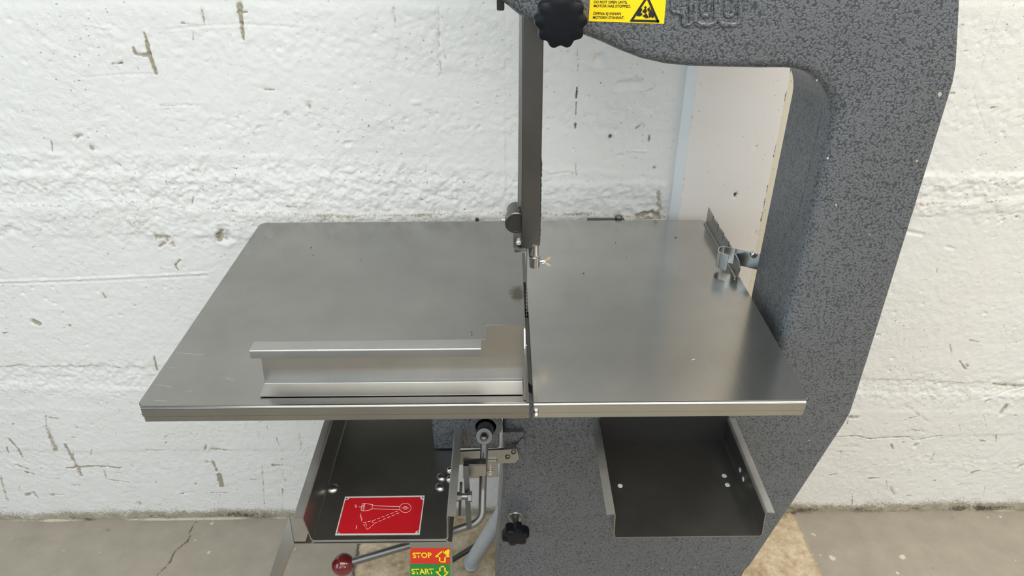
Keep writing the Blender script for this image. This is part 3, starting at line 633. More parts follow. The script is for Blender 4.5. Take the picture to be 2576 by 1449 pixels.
# warning sticker
yS = YB-.0002
def sp(px, py, e=0): return at(px, py, Y=yS-e)
top = sp(1484, -32); 
q = [sp(1481, 53), sp(1670, 60), sp(1679, -42), sp(1486, -42)]
stk = obj('warning_sticker', decal(B(), q, (0, -1, 0), .0003), M_YEL, SAW, smooth=0, label='yellow warning sticker with black lettering and a triangle pictogram')
up = (sp(1486, -42)-sp(1481, 53)).normalized(); upv = Vector((-(q[1]-q[0]).z, 0, (q[1]-q[0]).x))
for s, a, b in [('DO NOT OPEN UNTIL', (1493.5, 8), (1578, 9)), ('MOTOR HAS STOPPED.', (1493.2, 18), (1586.5, 19)), ('\u00d6PPNA EJ INNAN', (1492, 37), (1561.5, 37.7)), ('MOTORN STANNAT.', (1491.2, 46.8), (1570, 47.6))]:
    text('lettering', s, sp(*a), sp(*b), upv, .0029, M_INK, stk, off=.0006, bold=.02)
tb = B(); nn = (0, -1, 0)
tri = [sp(1588.5, 51.5), sp(1655, 53.5), sp(1628, -8)]
stroke(tb, tri, .0026, nn, closed=True, base=.0005)
obj('warning_triangle', tb, M_INK, stk, smooth=0)
pb = B()
for poly in [[(1601, 40), (1607, 24), (1612, 18), (1616, 24), (1612, 31), (1617, 36), (1610, 41)], [(1615, 30), (1622, 20), (1628, 26), (1624, 34)], [(1616, 40), (1626, 33), (1632, 44), (1626, 46)], [(1631, 34), (1637, 22), (1641, 30), (1646, 38), (1643, 46), (1637, 42), (1633, 45)], [(1628, 22), (1634, 17), (1635, 26), (1630, 30)], [(1620, 18), (1624, 14), (1627, 20), (1623, 22)]]:
    decal(pb, [sp(*p) for p in poly][::-1], nn, .0003, .0005)
obj('pictogram', pb, M_INK, stk, smooth=0)

# big scalloped lock knob on the arm
def scallop_knob(bm, c, axis, R, depth, h, lobes, a0=0):
    axis = Vector(axis).normalized(); u, v = frame_of(axis); c = Vector(c); n = lobes*10
    def rad(a, k): return R*k-depth*(1-abs(math.cos(lobes*(a+a0)/2))**.6)*0 - depth*((1+math.cos(lobes*(a+a0)))/2)**1.3
    rings = []
    for hh, k in [(0, .80), (h*.12, .95), (h*.3, 1.0), (h*.75, 1.0), (h*.93, .96), (h, .86)]:
        rings.append([bm.verts.new(c+axis*hh+(u*math.cos(2*PI*i/n)+v*math.sin(2*PI*i/n))*rad(2*PI*i/n, k)) for i in range(n)])
    for A, Bq in zip(rings, rings[1:]):
        for i in range(n): bm.faces.new((A[i], A[(i+1) % n], Bq[(i+1) % n], Bq[i]))
    bm.faces.new(rings[0][::-1])
    inner = [bm.verts.new(c+axis*(h*1.03)+(u*math.cos(2*PI*i/n)+v*math.sin(2*PI*i/n))*R*.6) for i in range(n)]
    for i in range(n): bm.faces.new((rings[-1][i], rings[-1][(i+1) % n], inner[(i+1) % n], inner[i]))
    bm.faces.new(inner)
kc = at(1412, 55, Y=.815)
kb = B(); cyl(kb, (kc.x, .838, kc.z), (kc.x, YB+.01, kc.z), .014); scallop_knob(kb, (kc.x, .84, kc.z), (0, -1, 0), .0300, .0036, .025, 10, .3)
kn = obj('lock_knob', kb, M_BLACK, SAW, smooth=30)
db = B(); random.seed(7)
for k in range(34):
    a = random.uniform(0, 2*PI); rr_ = .014*math.sqrt(random.random()); r = random.uniform(.00015, .00045)
    c = Vector((kc.x+.003+rr_*math.cos(a), .8165, kc.z-.002+rr_*math.sin(a)))
    decal(db, [(c.x+r*math.cos(t)*1.4, c.y, c.z+r*math.sin(t)) for t in (0, 1.3, 2.6, 3.9, 5.2)][::-1], (0, -1, 0), .0002)
obj('dust_speck', db, simple('dust', (.25, .22, .18, 1), .9), kn, kind='stuff')
# dark seal tab at the arm's tip
sb = B(); t0 = at(1256, 4, Y=.89); box(sb, t0.x-.003, t0.x+.006, .875, .90, t0.z-.008, t0.z+.05, .002)
obj('door_seal', sb, M_BLACKF, SAW)

# hinge on the right edge
hb = B(); h0 = at(2190, 866, Y=.885); h1 = at(2151, 1008, Y=.885)
hx_ = .5575
zz = [h1.z, h1.z+(h0.z-h1.z)*.27, h1.z+(h0.z-h1.z)*.76, h0.z]
hin = None
for i in range(3):
    kb2 = B(); cyl(kb2, (hx_, .885, zz[i]+.0006), (hx_, .885, zz[i+1]-.0006), .0052, bev=.0008)
    if i == 0: box(kb2, .5515, .5575, .884, .8905, zz[0], zz[3]); hin = obj('hinge', kb2, M_DARKS, SAW)
    else: obj('hinge_knuckle', kb2, M_DARKS if i == 1 else M_ROD, hin)
kb2 = B(); ball(kb2, (hx_, .885, zz[3]+.001), .0042); obj('hinge_pin', kb2, M_ROD, hin)

# lower star knob
lc = at(1296, 1300, Y=YB)
lb = B(); cyl(lb, (lc.x, YB+.004, lc.z), (lc.x, YB-.003, lc.z), .014, .013, bev=.001); obj('knob_collar', lb, M_STEEL, SAW)
ax = Vector((.0, -1, -.12)).normalized(); s0 = Vector((lc.x, YB, lc.z)); lb = B(); cyl(lb, s0, s0+ax*.035, .0062)
obj('knob_stud', lb, M_DARKS, SAW)
kb = B(); scallop_knob(kb, s0+ax*.022, ax, .0245, .0062, .022, 6, .3); obj('star_knob', kb, M_BLACK, SAW, smooth=40)

# ------------------------------------------------------------------ tables
TZ = .900
def sheet_table(x0, x1, y0, y1, lipx0, lipx1, rc=.012, lip=.0265):
    bm = B(); t = .0022
    # flat sheet with rounded rear corner
    poly = rpoly([(x0, y0), (x1, y0), (x1, y1), (x0, y1)], [0, 0, rc, rc], 5)
    prism_z(bm, poly, TZ-t, TZ)
    return bm
XL0, XL1, XR0, XR1, YF, YK = -.4795, .0290, .0350, .3960, .7130, 1.2590
SM = None
def roll(bm, xa, xb, y0, lip, r=.0042, t=.0022):
    """front edge rolled over into a vertical lip with a return"""
    path = [(y0+.0015, TZ)]+[(y0-r*math.sin(a), TZ-r+r*math.cos(a)) for a in [i*PI/2/6 for i in range(1, 7)]]+[(y0-r+.0004, TZ-lip*.62), (y0-r+.0014, TZ-lip*.68), (y0-r+.0010, TZ-lip)]
    band = thicken(path, t); prism_x(bm, band, xa, xb)
bm = B()
prism_z(bm, rpoly([(XL0, YF+.006), (-.4735, YF), (XL1, YF), (XL1, YK), (XL0, YK)], [.001, .001, 0, .003, .013], 5), TZ-.0022, TZ)
roll(bm, -.4733, .0288, YF, .0245)
prism_y(bm, [(XL0, TZ-.0002), (XL0+.002, TZ-.0002), (XL0+.003, TZ-.012), (XL0+.001, TZ-.012)], YF+.008, YK-.014)
lt = obj('sliding_table', bm, M_TABLE, SAW, label='left sliding steel table with a heat stain by the blade', smooth=30)
cb2 = B()   # folded corner flap at the left front
decal(cb2, [Vector((XL0, YF+.006, TZ-.001)), Vector((-.4735, YF-.003, TZ-.003)), Vector((-.4742, YF-.0035, TZ-.016)), Vector((-.4775, YF+.0015, TZ-.016))], (0, 1, 0), .001)
obj('corner_flap', cb2, M_DARKS, lt)
bm = B()
prism_z(bm, rpoly([(XR0, YF), (.3905, YF), (XR1, YF+.006), (XR1, YK), (XR0, YK)], [0, .001, .001, .016, .002], 5), TZ-.0022, TZ)
roll(bm, XR0, .3903, YF, .0235)
prism_y(bm, [(XR1, TZ-.0002), (XR1-.002, TZ-.0002), (XR1-.003, TZ-.014), (XR1-.001, TZ-.014)], YF+.008, YK-.016)
rt = obj('fixed_table', bm, M_TABLE2, SAW, label='right fixed steel table', smooth=30)
# scratches on the tables
sb = B(); random.seed(12)
scr = [((1762, 878), (1792, 935)), ((670, 594), (683, 596)), ((665, 591), (675, 590)), ((612, 636), (626, 637)), ((392, 968), (412, 970)), ((415, 971), (430, 973)), ((445, 888), (515, 893)), ((430, 925), (445, 926)), ((388, 1007), (420, 1010)), ((470, 985), (490, 984)), ((490, 805), (500, 808)), ((500, 782), (506, 784)), ((570, 952), (590, 957)), ((1405, 860), (1412, 862)), ((1740, 905), (1748, 903)), ((1835, 940), (1850, 960)), ((1990, 950), (1996, 965))]
for a, b in scr:
    stroke(sb, [at(*a, Z=TZ+.0001), at(*b, Z=TZ+.0001)], .0005, (0, 0, 1), h=.00015)
obj('scratch', sb, M_CHROME, lt, smooth=0, kind='stuff', label='light scratches in the steel')
sb = B()
for px, py, r in [(782, 623, .0018), (788, 643, .0012), (1468, 688, .0022), (1700, 598, .0022), (1549, 611, .0012), (1575, 648, .0008), (1186, 836, .0012), (1187, 843, .0012), (907, 655, .001), (1850, 712, .001)]:
    c = at(px, py, Z=TZ); decal(sb, [(c.x+r*math.cos(t)*random.uniform(.5, 1.2), c.y+r*1.1*math.sin(t), TZ) for t in [k*PI/4 for k in range(8)]], (0, 0, 1), .0005)
obj('crumb', sb, simple('crumb_brown', (.10, .085, .06, 1), .8), lt, smooth=0, kind='stuff', label='dark crumbs on the steel')
# carriage rails below, with unseen black blocks added to shade the trays
bm = B()
box(bm, -.30, .026, .90, .93, .858, .8975, .002); box(bm, -.30, .026, 1.04, 1.07, .858, .8975, .002)
box(bm, .040, .385, .778, .858, .822, .8960, .002); box(bm, .040, .385, .860, 1.06, .853, .8960, .002); box(bm, -.43, -.02, .778, 1.00, .822, .8960, .002)
obj('rails_and_shade_blocks', bm, M_BLACKF, SAW)
bm = B(); box(bm, .026, .0338, .950, 1.033, .853, .893); obj('slot_dark_block', bm, M_BLACKF, SAW)  # black block put below the slot so its depth looks dark
bm = B(); prism_z(bm, [(.0292, .760), (.0348, .752), (.0348, .918), (.0292, .920)], .880, .8955)
obj('slot_insert', bm, M_DARKS, SAW)
# acorn bolt at the right table's lip
bm = B(); a = at(1349, 1046, Y=.703); hexnut(bm, (a.x, .7092, a.z+.002), (0, -1, 0), .0038, .004); lathe(bm, (a.x, .7055, a.z+.002), (0, -1, -.5), [(0, .0030), (.003, .0029), (.0045, .002), (.0052, 0)], 16)
obj('acorn_nut', bm, M_CHROME, rt)
# peg and bracket behind the tables
a = at(1200, 556, Y=1.268); bm = B(); cyl(bm, (a.x, 1.268, .885), (a.x, 1.268, a.z+.006), .0035); box(bm, a.x-.012, a.x+.012, 1.258, 1.274, .882, .889, .001)
obj('stop_pin', bm, M_DARKS, lt)
a = at(1555, 548, Y=1.272); bm = B(); box(bm, at(1478, 553, Y=1.268).x, at(1572, 550, Y=1.268).x, 1.2595, 1.278, .885, .8975, .002)
br = obj('rear_bracket', bm, M_DARKS, rt)
bm = B(); hexnut(bm, (a.x, 1.269, .8975), (0, 0, 1), .0070, .008); obj('bracket_nut', bm, M_ROD, SAW)

# toothed index comb on the right edge of the table
bm = B(); ya, yb = 1.030, 1.243; notch = [1.204, 1.168, 1.133, 1.097, 1.062]; xa = .3905
top = .9330
poly = [(ya, .9005), (ya-.004, .921), (ya+.006, top-.004)]
ys = sorted(notch)
for y in ys: poly += [(y-.0018, top-.002), (y-.0014, top-.015), (y, top-.017), (y+.0014, top-.015), (y+.0018, top)]
poly += [(yb, top+.001), (yb, .9005)]
prism_x(bm, poly, xa, xa+.0018)
box(bm, xa-.0045, xa+.0005, ya, yb, .8998, .9035, .0012)
obj('index_comb', bm, M_STEEL, rt, smooth=25, label='notched upright steel strip')
# spring latch hooked over the comb
tip = at(1842, 655, Y=1.06)
pathc = []
zc_ = .934; lx0 = xa-.004
# strap: from the column bends over the comb with a curled nose
stp = [(.425, 1.040), (.405, 1.052), (.385, 1.064), (.372, 1.070), (.362, 1.068), (.3565, 1.060), (.357, 1.050), (.362, 1.045)]
stp = [(p.x, p.y) for p in fillet([(.434, 1.036, 0), (.391, 1.062, 0), (.366, 1.074, 0), (.357, 1.050, 0), (.372, 1.036, 0)], .011, 8)]
prism_z(b_ := B(), thicken(stp, .0018), .911, .940)
la = obj('latch_strap', b_, M_ROD2, SAW, smooth=40)
b_ = B(); cyl(b_, (.416, 1.038, .938), (.416, 1.050, .938), .005, bev=.001); obj('latch_screw', b_, M_CHROME, la)

# ------------------------------------------------------------------ blade and guide
bm = B(); bx = .0316; by0, by1 = .9255, .9415; z0, z1 = .62, 1.45; pitch = .0063; n = int((z1-z0)/pitch)
poly = [(by1, z0)]; 
for k in range(n): poly += [(by0+.0022, z0+k*pitch), (by0, z0+k*pitch+pitch*.75)]
poly += [(by0+.0022, z0+n*pitch), (by1, z0+n*pitch)]
prism_x(bm, poly, bx-.0004, bx+.0004)
obj('saw_blade', bm, M_ROD, SAW, smooth=0, label='thin toothed band blade')
# guard post: folded channel
bm = B(); xa, xb = .0222, .0492; yf = .897
chan = [(xa, .920), (xa, yf), (xb, yf), (xb, .918)]
band = thicken([(p.x, p.y) for p in fillet([(*p, 0) for p in chan], .003, 4)], .0018)
prism(bm, band, lambda x, y: (x, y, 1.0275+(max(0, x-.0405)*.75)), lambda x, y: (x-.001, y, 1.42))
gp = obj('guide_post', bm, M_BAR, SAW, smooth=30)
bm = B(); cyl(bm, (.0218, .926, 1.080), (.0235, .926, 1.42), .0045); obj('guide_rod', bm, M_STEEL, gp)
bm = B(); random.seed(3)
for k in range(16):
    z = 1.04+k*.0075; box(bm, .0486, .0493+random.uniform(0, .0008), .898, .916, z, z+random.uniform(.003, .006), .0004)
obj('burr', bm, M_DARKS, gp, kind='stuff')
# guide roller housing
c = at(1298, 562, Y=.904)
rc_ = Vector((c.x+.0005, .904, c.z)); bm = B(); lathe(bm, rc_, (0, 1, 0), [(0, 0), (0, .0150), (.001, .0162), (.014, .0165), (.014, .0135), (.044, .0135), (.045, .0125), (.045, 0)], 40)
rl = obj('roller_housing', bm, M_BAR, SAW)
bm = B(); lathe(bm, rc_, (0, -1, 0), [(-.0002, 0), (-.0002, .0142), (.0008, .0142), (.0008, .0126), (.0003, .0122), (.0003, 0)], 40)
obj('roller_cap', bm, M_ROLL, rl)
bm = B(); a = Vector((rc_.x-.0155, .913, rc_.z+.001)); cyl(bm, a, a+Vector((-.003, 0, 0)), .0022, n=12); ball(bm, a+Vector((-.0035, 0, 0)), .0025); obj('roller_pin', bm, M_CHROME, rl)
# clamp block below it
p0 = at(1292, 596, Y=.898); p1 = at(1324, 634, Y=.898)
bm = B(); box(bm, p0.x, p1.x, .908, .925, p1.z, p0.z+.004, .0006); box(bm, p0.x+.0012, p1.x, .896, .922, p1.z, p1.z+.0065, .0006)
blk = obj('blade_clamp', bm, M_ROD, SAW)
bm = B(); a = at(1305, 613, Y=.903); hexnut(bm, (a.x, .908, a.z), (0, -1, .3), .0045, .004); cyl(bm, (a.x, .906, a.z), (a.x, .900, a.z+.0015), .0024, n=12)
obj('clamp_bolt', bm, M_CHROME, blk)
bm = B(); box(bm, .0335, .0475, .903, .924, 1.012, 1.03, .0006); obj('blade_clamp', bm, M_DARKS, SAW)
# collar, stem and wing nut
cc = at(1345, 650, Y=.899)
bm = B(); lathe(bm, (cc.x, .899, .9985), (0, 0, 1), [(0, 0), (0, .0070), (.0006, .0076), (.0125, .0076), (.0125, .0082), (.0165, .0082), (.0165, .0062), (.0168, 0)], 36)
co = obj('stop_collar', bm, M_STEEL, SAW)
bm = B(); cyl(bm, (cc.x, .899, 1.012), (cc.x, .899, 1.034), .0048); lathe(bm, (cc.x, .899, 1.0150), (0, 0, 1), [(0, .0062), (.0012, .0066), (.0018, .0052)], 30); obj('stem', bm, M_CHROME, co)
bm = B(); a = Vector((cc.x+.0070, .899, 1.0070)); cyl(bm, a, a+Vector((.0055, -.001, 0)), .0022, n=14); lathe(bm, a+Vector((.0035, 0, 0)), (1, -.1, 0), [(0, 0), (0, .0042), (.0015, .0045), (.005, .0032), (.0055, 0)], 20)
wn = obj('wing_nut', bm, M_CHROME, SAW)
for s in (1, -1):
    bm = B(); w0 = a+Vector((.006, 0, .0022*s))
    pl = [(0, -.0015), (.0045, .0035), (.009, .0052), (.0108, .0042), (.0095, .0018), (.005, -.0004), (.002, -.0028)]
    prism(bm, rpoly(pl, .0006, 2), lambda x, z: (w0.x+x, w0.y-.0012, w0.z+z*s), lambda x, z: (w0.x+x, w0.y+.0012, w0.z+z*s)); obj('wing', bm, M_BRASS, wn, smooth=40)

# ------------------------------------------------------------------ catch trays below the tables
def tray(name, xl, xr, fl, label, y1=.864, inl=.0, inr=.0):
    y0, zf, zb = .670, .738, .6905; t = .0016; bm = B()
    path = [(xl-fl[0], zf-.0015), (xl, zf), (xl+inl, zb), (xr-inr, zb), (xr, zf), (xr+fl[1], zf-.0015)]
    pf = [(p.x, p.y) for p in fillet([(*p, 0) for p in path], .0035, 4)]
    band = thicken(pf, -t)
    # ends of the flanges are cut back a little with rounded corners
    prism_y(bm, band, y0, y1)
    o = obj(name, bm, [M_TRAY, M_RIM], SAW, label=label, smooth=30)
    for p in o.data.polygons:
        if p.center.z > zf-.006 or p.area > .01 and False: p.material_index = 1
    return o, 0
def tx(px, py, z): return at(px, py, Z=z).x
# right tray
rtray, td = tray('catch_tray', .1480, .3535, (.0125, .0135), 'open steel catch tray under the right table', inl=.0015, inr=-.003)
bm = B()
for px, py in [(1560, 1222), (1822, 1197), (1830, 1220)]:
    c = at(px, py, Z=.6905); lathe(bm, (c.x, c.y, .6903), (0, 0, 1), [(0, 0), (0, .0040), (.0006, .0037), (.0009, 0)], 20)
    obj('rivet', bm, M_ALU, rtray); bm = B()
for px, py in [(1858, 1182), (1866, 1205)]:
    c = at(px, py, X=.3525); lathe(bm, (.3545, c.y, c.z), (-1, 0, 0), [(0, 0), (0, .0040), (.0006, .0037), (.0009, 0)], 20)
    obj('rivet', bm, M_ALU, rtray); bm = B()
bm.free()
obj('shade_black_rear_wall', box(B(), .1495, .355, .8615, .8632, .6905, .800), M_BLACKF, rtray)  # steel back coloured black for the deep shade inside the tray
# left tray
yT = .670
aL = at(735, 1291, Y=yT); aR = at(1146, 1296, Y=yT); bL = at(762, 1350, Y=yT); bR = at(1138, 1350, Y=yT)
ltray, td = tray('catch_tray', aL.x+.013, aR.x-.0125, (.0130, .0125), 'open steel catch tray under the left table with a red sign on its floor', y1=1.06, inl=.006, inr=.001)
for px, py, ang in [(837, 1226, 1.5), (1112, 1197, 1.1), (1108, 1222, 1.9)]:
    c = at(px, py, Z=.6925); bm = B(); screw_head(bm, (c.x, c.y, .6903), (0, 0, 1), .0084, .0045); o = obj('slotted_screw', bm, M_STEEL, ltray)
for px, py in [(1128, 1183), (1127, 1206)]:
    c = at(px, py, Z=.723); xa_ = c.x+.0045; bm = B(); hexnut(bm, (xa_+.005, c.y, c.z), (-1, 0, 0), .0062, .005); lathe(bm, (xa_, c.y, c.z), (-1, 0, 0), [(0, .0054), (.003, .0052), (.0058, .0040), (.0075, .0018), (.008, 0)], 20)
    cyl(bm, (xa_+.004, c.y, c.z), (aR.x-.012, c.y, c.z), .003, n=12)
    obj('acorn_nut', bm, M_CHROME, ltray)
# slots as dark lines: separate tiny pieces
for px, py, ang in [(837, 1226, 1.6), (1112, 1195, .7), (1108, 1221, 2.0)]:
    c = at(px, py-1, Z=.6945); bm = B(); d = Vector((math.cos(ang), math.sin(ang), 0)); cc_ = Vector((c.x, c.y, .6946))
    stroke(bm, [cc_-d*.0050, cc_+d*.0050], .0010, (0, 0, 1), h=.0002, base=-.0002); obj('screw_slot', bm, M_BLACKF, ltray)

# red lever sign on the tray floor
zs = .6907
def fp(px, py, e=0): return at(px, py, Z=zs+e)
def s4(x, y): return (680+x/3.542, 1040+y/3.542)
def fs(x, y, e=0): return fp(*s4(x, y), e)
UPZ = (0, 0, 1)
sign = obj('lever_sign', decal(B(), [fs(578, 1085), fs(1331, 1079), fs(1376, 733), fs(667, 744)], UPZ, .0006), M_ALU, SAW, smooth=0, label='red sign plate with a lever drawing')
redp = [fs(598, 1052), fs(622, 1074), fs(1290, 1070), fs(1300, 1052), fs(1324, 1046), fs(1362, 776), fs(1340, 768), fs(1334, 748), fs(706, 757), fs(694, 772), fs(669, 776)]
obj('red_field', decal(B(), redp, UPZ, .0003, .0006), M_RED, sign, smooth=0)
bm = B(); e = .0009
def LN(pts, wd=.00055, closed=False): stroke(bm, [fs(*p) for p in pts], wd, UPZ, closed, .0002, e)
LN([(815, 838), (845, 806), (832, 870), (820, 873), (808, 862)], closed=False); LN([(845, 806), (914, 817), (902, 861), (832, 875)]); LN([(820, 808), (845, 806)]); LN([(808, 862), (820, 808)]); LN([(836, 808), (823, 873)], .0004)
LN([(914, 827), (1155, 834)]); LN([(905, 853), (1152, 862)])
LN([(1204+51*math.cos(t*PI/14), 846-41*math.sin(t*PI/14)) for t in range(28)], closed=True)
LN([(1204+17*math.cos(t*PI/3), 846-14*math.sin(t*PI/3)) for t in range(6)], closed=True); LN([(1172, 846), (1237, 847)], .0003); LN([(790, 836), (818, 838)], .0004)
LN([(805, 900), (813, 960)], .0008)
for tri_ in [[(805, 890), (812, 917), (799, 917)], [(815, 968), (807, 942), (821, 940)]]: decal(bm, [fs(*p) for p in tri_][::-1], UPZ, .0002, e)
def dash(a, b, n, wd=.00055):
    for k in range(n):
        t0 = (k+.1)/n; t1 = (k+.68)/n; LN([(a[0]+(b[0]-a[0])*t, a[1]+(b[1]-a[1])*t) for t in (t0, t1)], wd)
dash((908, 962), (1150, 868), 6); dash((925, 985), (1160, 885), 6); dash((825, 980), (905, 960), 2); dash((905, 960), (925, 990), 1); dash((925, 990), (868, 1040), 2); dash((868, 1040), (825, 985), 2); dash((848, 975), (862, 1020), 1)
LN([(754, 820), (765, 818), (770, 838), (760, 843), (754, 820)], .0005); LN([(770, 1004), (766, 1030)], .0008); 
obj('lever_drawing', bm, M_PRINT, sign, smooth=0, label='thin white line drawing of the lever with 0 and 1')
for x, y in [(681, 761), (1357, 752), (601, 1067), (1316, 1060)]:
    bm = B(); c = fs(x, y); lathe(bm, (c.x, c.y, zs+.0006), UPZ, [(0, 0), (0, .0012), (.0003, .0011), (.0003, 0)], 12); obj('sign_hole', bm, M_DARKS, sign)

# support sheet under the left tray with its splayed side flange
bm = B(); y_ = .6665
u0 = at(737, 1358, Y=y_); u1 = at(1137, 1357, Y=y_)
prism_z(bm, [(u0.x, y_), (u1.x, y_), (u1.x, .80), (u0.x+.016, .80), (u0.x+.0155, y_+.003), (u0.x, y_+.003)], .6868, .6886)
sup = obj('tray_support', bm, M_STEEL, SAW)
bm = B(); A0 = Vector((u0.x, y_, .6884)); A1 = at(640, 1565, Y=.66); B0 = at(727, 1300, Y=.74); B1 = at(655, 1590, Y=.74)
nrm = (A1-A0).cross(B0-A0).normalized()
decal(bm, [A0, A1, B1, B0], nrm, .0016); obj('side_flange', bm, M_STEEL, sup, smooth=0)

# stop / start plate
yP = .6672
def pp(px, py): return at(px, py, Y=yP)
P0 = pp(1030, 1364); P1 = pp(1135, 1364); P2 = pp(1134, 1640); P3 = pp(1032, 1640)
bm = B(); zt_ = P0.z
path = f2([(.700, zt_), (yP, zt_), (yP, P2.z)], .006, 5)
prism_x(bm, thicken(path, .0018), P0.x, P1.x)
sw = obj('switch_plate', bm, M_STEEL, SAW, smooth=35, label='steel plate with STOP and START labels')
random.seed(9)
def ragged(x0, y0, x1, y1, amp=1.2):
    pts = []
    for i in range(8): pts.append((x0+(x1-x0)*i/8, y0+random.uniform(-.2, .2)))
    for i in range(9): pts.append((x1+random.uniform(-amp, amp*.3), y0+(y1-y0)*i/9))
    for i in range(8): pts.append((x1+(x0-x1)*i/8, y1+random.uniform(-.3, .3)))
    for i in range(9): pts.append((x0+random.uniform(-.3, amp), y1+(y0-y1)*i/9))
    return pts
FR = (0, -1, 0)
stop = obj('stop_label', decal(B(), [pp(*p) for p in ragged(1032, 1379, 1132.5, 1417.5)][::-1], FR, .0003, .0018*0+.0001), M_SRED, sw, smooth=0, label='worn red label reading STOP')
start = obj('start_label', decal(B(), [pp(*p) for p in ragged(1031.5, 1419.5, 1132.5, 1458)][::-1], FR, .0003, .0001), M_SGRN, sw, smooth=0, label='worn green label reading START')
def arrow(par_x, y_tip, y_base, x0, x1, wd):
    pass
text('stop_lettering', 'STOP', pp(1038.8, 1402.5), pp(1086.5, 1402), (0, 0, 1), (pp(1060, 1390).z-pp(1060, 1403).z), M_SYEL, sw, off=.0006, bold=.028)
text('start_lettering', 'START', pp(1036.2, 1443.5), pp(1092, 1443), (0, 0, 1), (pp(1060, 1430.5).z-pp(1060, 1444).z), M_SYEL, sw, off=.0006, bold=.028)
bm = B()
stroke(bm, [pp(*p) for p in [(1113, 1385), (1129, 1399), (1119.5, 1399), (1119.5, 1412.5), (1106, 1412.5), (1106, 1399), (1097, 1399)]], .0021, FR, True, base=.0005)
decal(bm, [pp(*p) for p in [(1119, 1385), (1128, 1380), (1131, 1382), (1130, 1396), (1123, 1393)]][::-1], FR, .0003, .0010)
obj('up_arrow', bm, M_SYEL, sw, smooth=0)
bm = B(); stroke(bm, [pp(*p) for p in [(1106.5, 1424.5), (1119.5, 1424.5), (1119.5, 1438), (1128, 1438), (1113, 1452), (1098, 1438), (1106.5, 1438)]], .0021, FR, True, base=.0005)
obj('down_arrow', bm, M_SYEL, sw, smooth=0)

# ------------------------------------------------------------------ control lever, hub and brackets left of the body
yh = .800
hubc = at(1219, 1068, Y=.81)
bm = B(); hx0, hx1 = at(1168, 1100, Y=.850).x, at(1256, 1100, Y=.850).x
box(bm, hx0-.05, hx1, .845, .95, at(1200, 1130, Y=.845).z, .845, .004); hs = obj('hub_housing', bm, M_HAM, SAW)
bm = B(); c = at(1222, 1074, Y=.84); lathe(bm, (c.x, .846, c.z), (0, -1, 0), [(0, .027), (.005, .0265), (.006, .025), (.006, .0165), (.001, .0160), (.001, 0)], 40); obj('hub_ring', bm, M_HAM, hs)
bm = B(); a0 = Vector((c.x, .838, c.z)); fa = at(1218, 1098, Y=.785); axh = (fa-a0).normalized()
lathe(bm, a0, fa-a0, [(0, 0), (0, .0125), ((fa-a0).length-.001, .0125), ((fa-a0).length, .0120), ((fa-a0).length, 0)], 40); hub = obj('shaft_collar', bm, M_BAR, SAW)
bm = B(); hexnut(bm, fa, axh, .0066, .005); lathe(bm, fa+axh*.005, axh, [(0, .0060), (.003, .0058), (.006, .0045), (.008, .002), (.0085, 0)], 20); obj('acorn_nut', bm, M_ROD, hub)
# lever rod: down, forward-left bend, to the ball
rp = [at(1219, 1104, Y=.800), at(1214, 1230, Y=.765), at(1212, 1312, Y=.735), at(1135, 1337, Y=.725), at(1030, 1371, Y=.715), at(870, 1418, Y=.700)]
bm = B(); tube(bm, fillet(rp, .022, 8), .0058, 20); lev = obj('control_lever', bm, M_ROD, SAW, smooth=60, label='bent steel lever with a dark red ball knob')
bc = at(863, 1420, Y=.700); bm = B(); ball(bm, bc, .0172, 40, (0, 1, 0)); obj('ball_knob', bm, M_BALL, lev, smooth=80, label='glossy dark red ball')
# long mounting plate with two screws
yM = .846
def yq(px, py, y=yM): q_ = at(px, py, Y=y); return (q_.x, q_.z)
bm = B(); prism_y(bm, rpoly([yq(1120, 1134), yq(1120, 1166), yq(1296, 1160), yq(1306, 1150), yq(1300, 1126), yq(1290, 1126)], .001, 3), .842, .846)
mp_ = obj('mounting_plate', bm, M_STEEL, SAW)
bm = B(); prism_y(bm, rpoly([yq(1298, 1128), yq(1318, 1104), yq(1321, 1140), yq(1300, 1160)], .002, 3), .852, .866); obj('cast_boss', bm, M_HAM, SAW)
bm = B(); prism_y(bm, rpoly([yq(1265, 1097), yq(1318, 1097), yq(1318, 1112), yq(1302, 1121), yq(1265, 1121)], .002, 3), .855, .866); obj('cast_boss', bm, M_HAM, SAW)
for px, py in [(1292, 1137), (1277, 1149)]:
    c = at(px, py, Y=.842); bm = B(); screw_head(bm, (c.x, .842, c.z), (0, -1, 0), .0042, .0032); obj('slotted_screw', bm, M_ROD, mp_)
    bm = B(); stroke(bm, [Vector((c.x-.003, .8387, c.z-.0014)), Vector((c.x+.003, .8387, c.z+.0014))], .0008, FR, h=.0003); obj('screw_slot', bm, M_BLACKF, mp_)
# lower plate with nut
bm = B(); prism_y(bm, rpoly([yq(1165, 1160, .838), yq(1165, 1203, .838), yq(1254, 1199, .838), yq(1250, 1160, .838)], .0015, 3), .837, .8415); lp = obj('lower_plate', bm, M_STEEL, SAW)
bm = B(); c = at(1233, 1190, Y=.832); hexnut(bm, (c.x, .8372, c.z), (0, -1, 0), .0048, .004); cyl(bm, (c.x, .835, c.z), (c.x, .829, c.z), .0028, n=12); obj('plate_nut', bm, M_CHROME, lp)
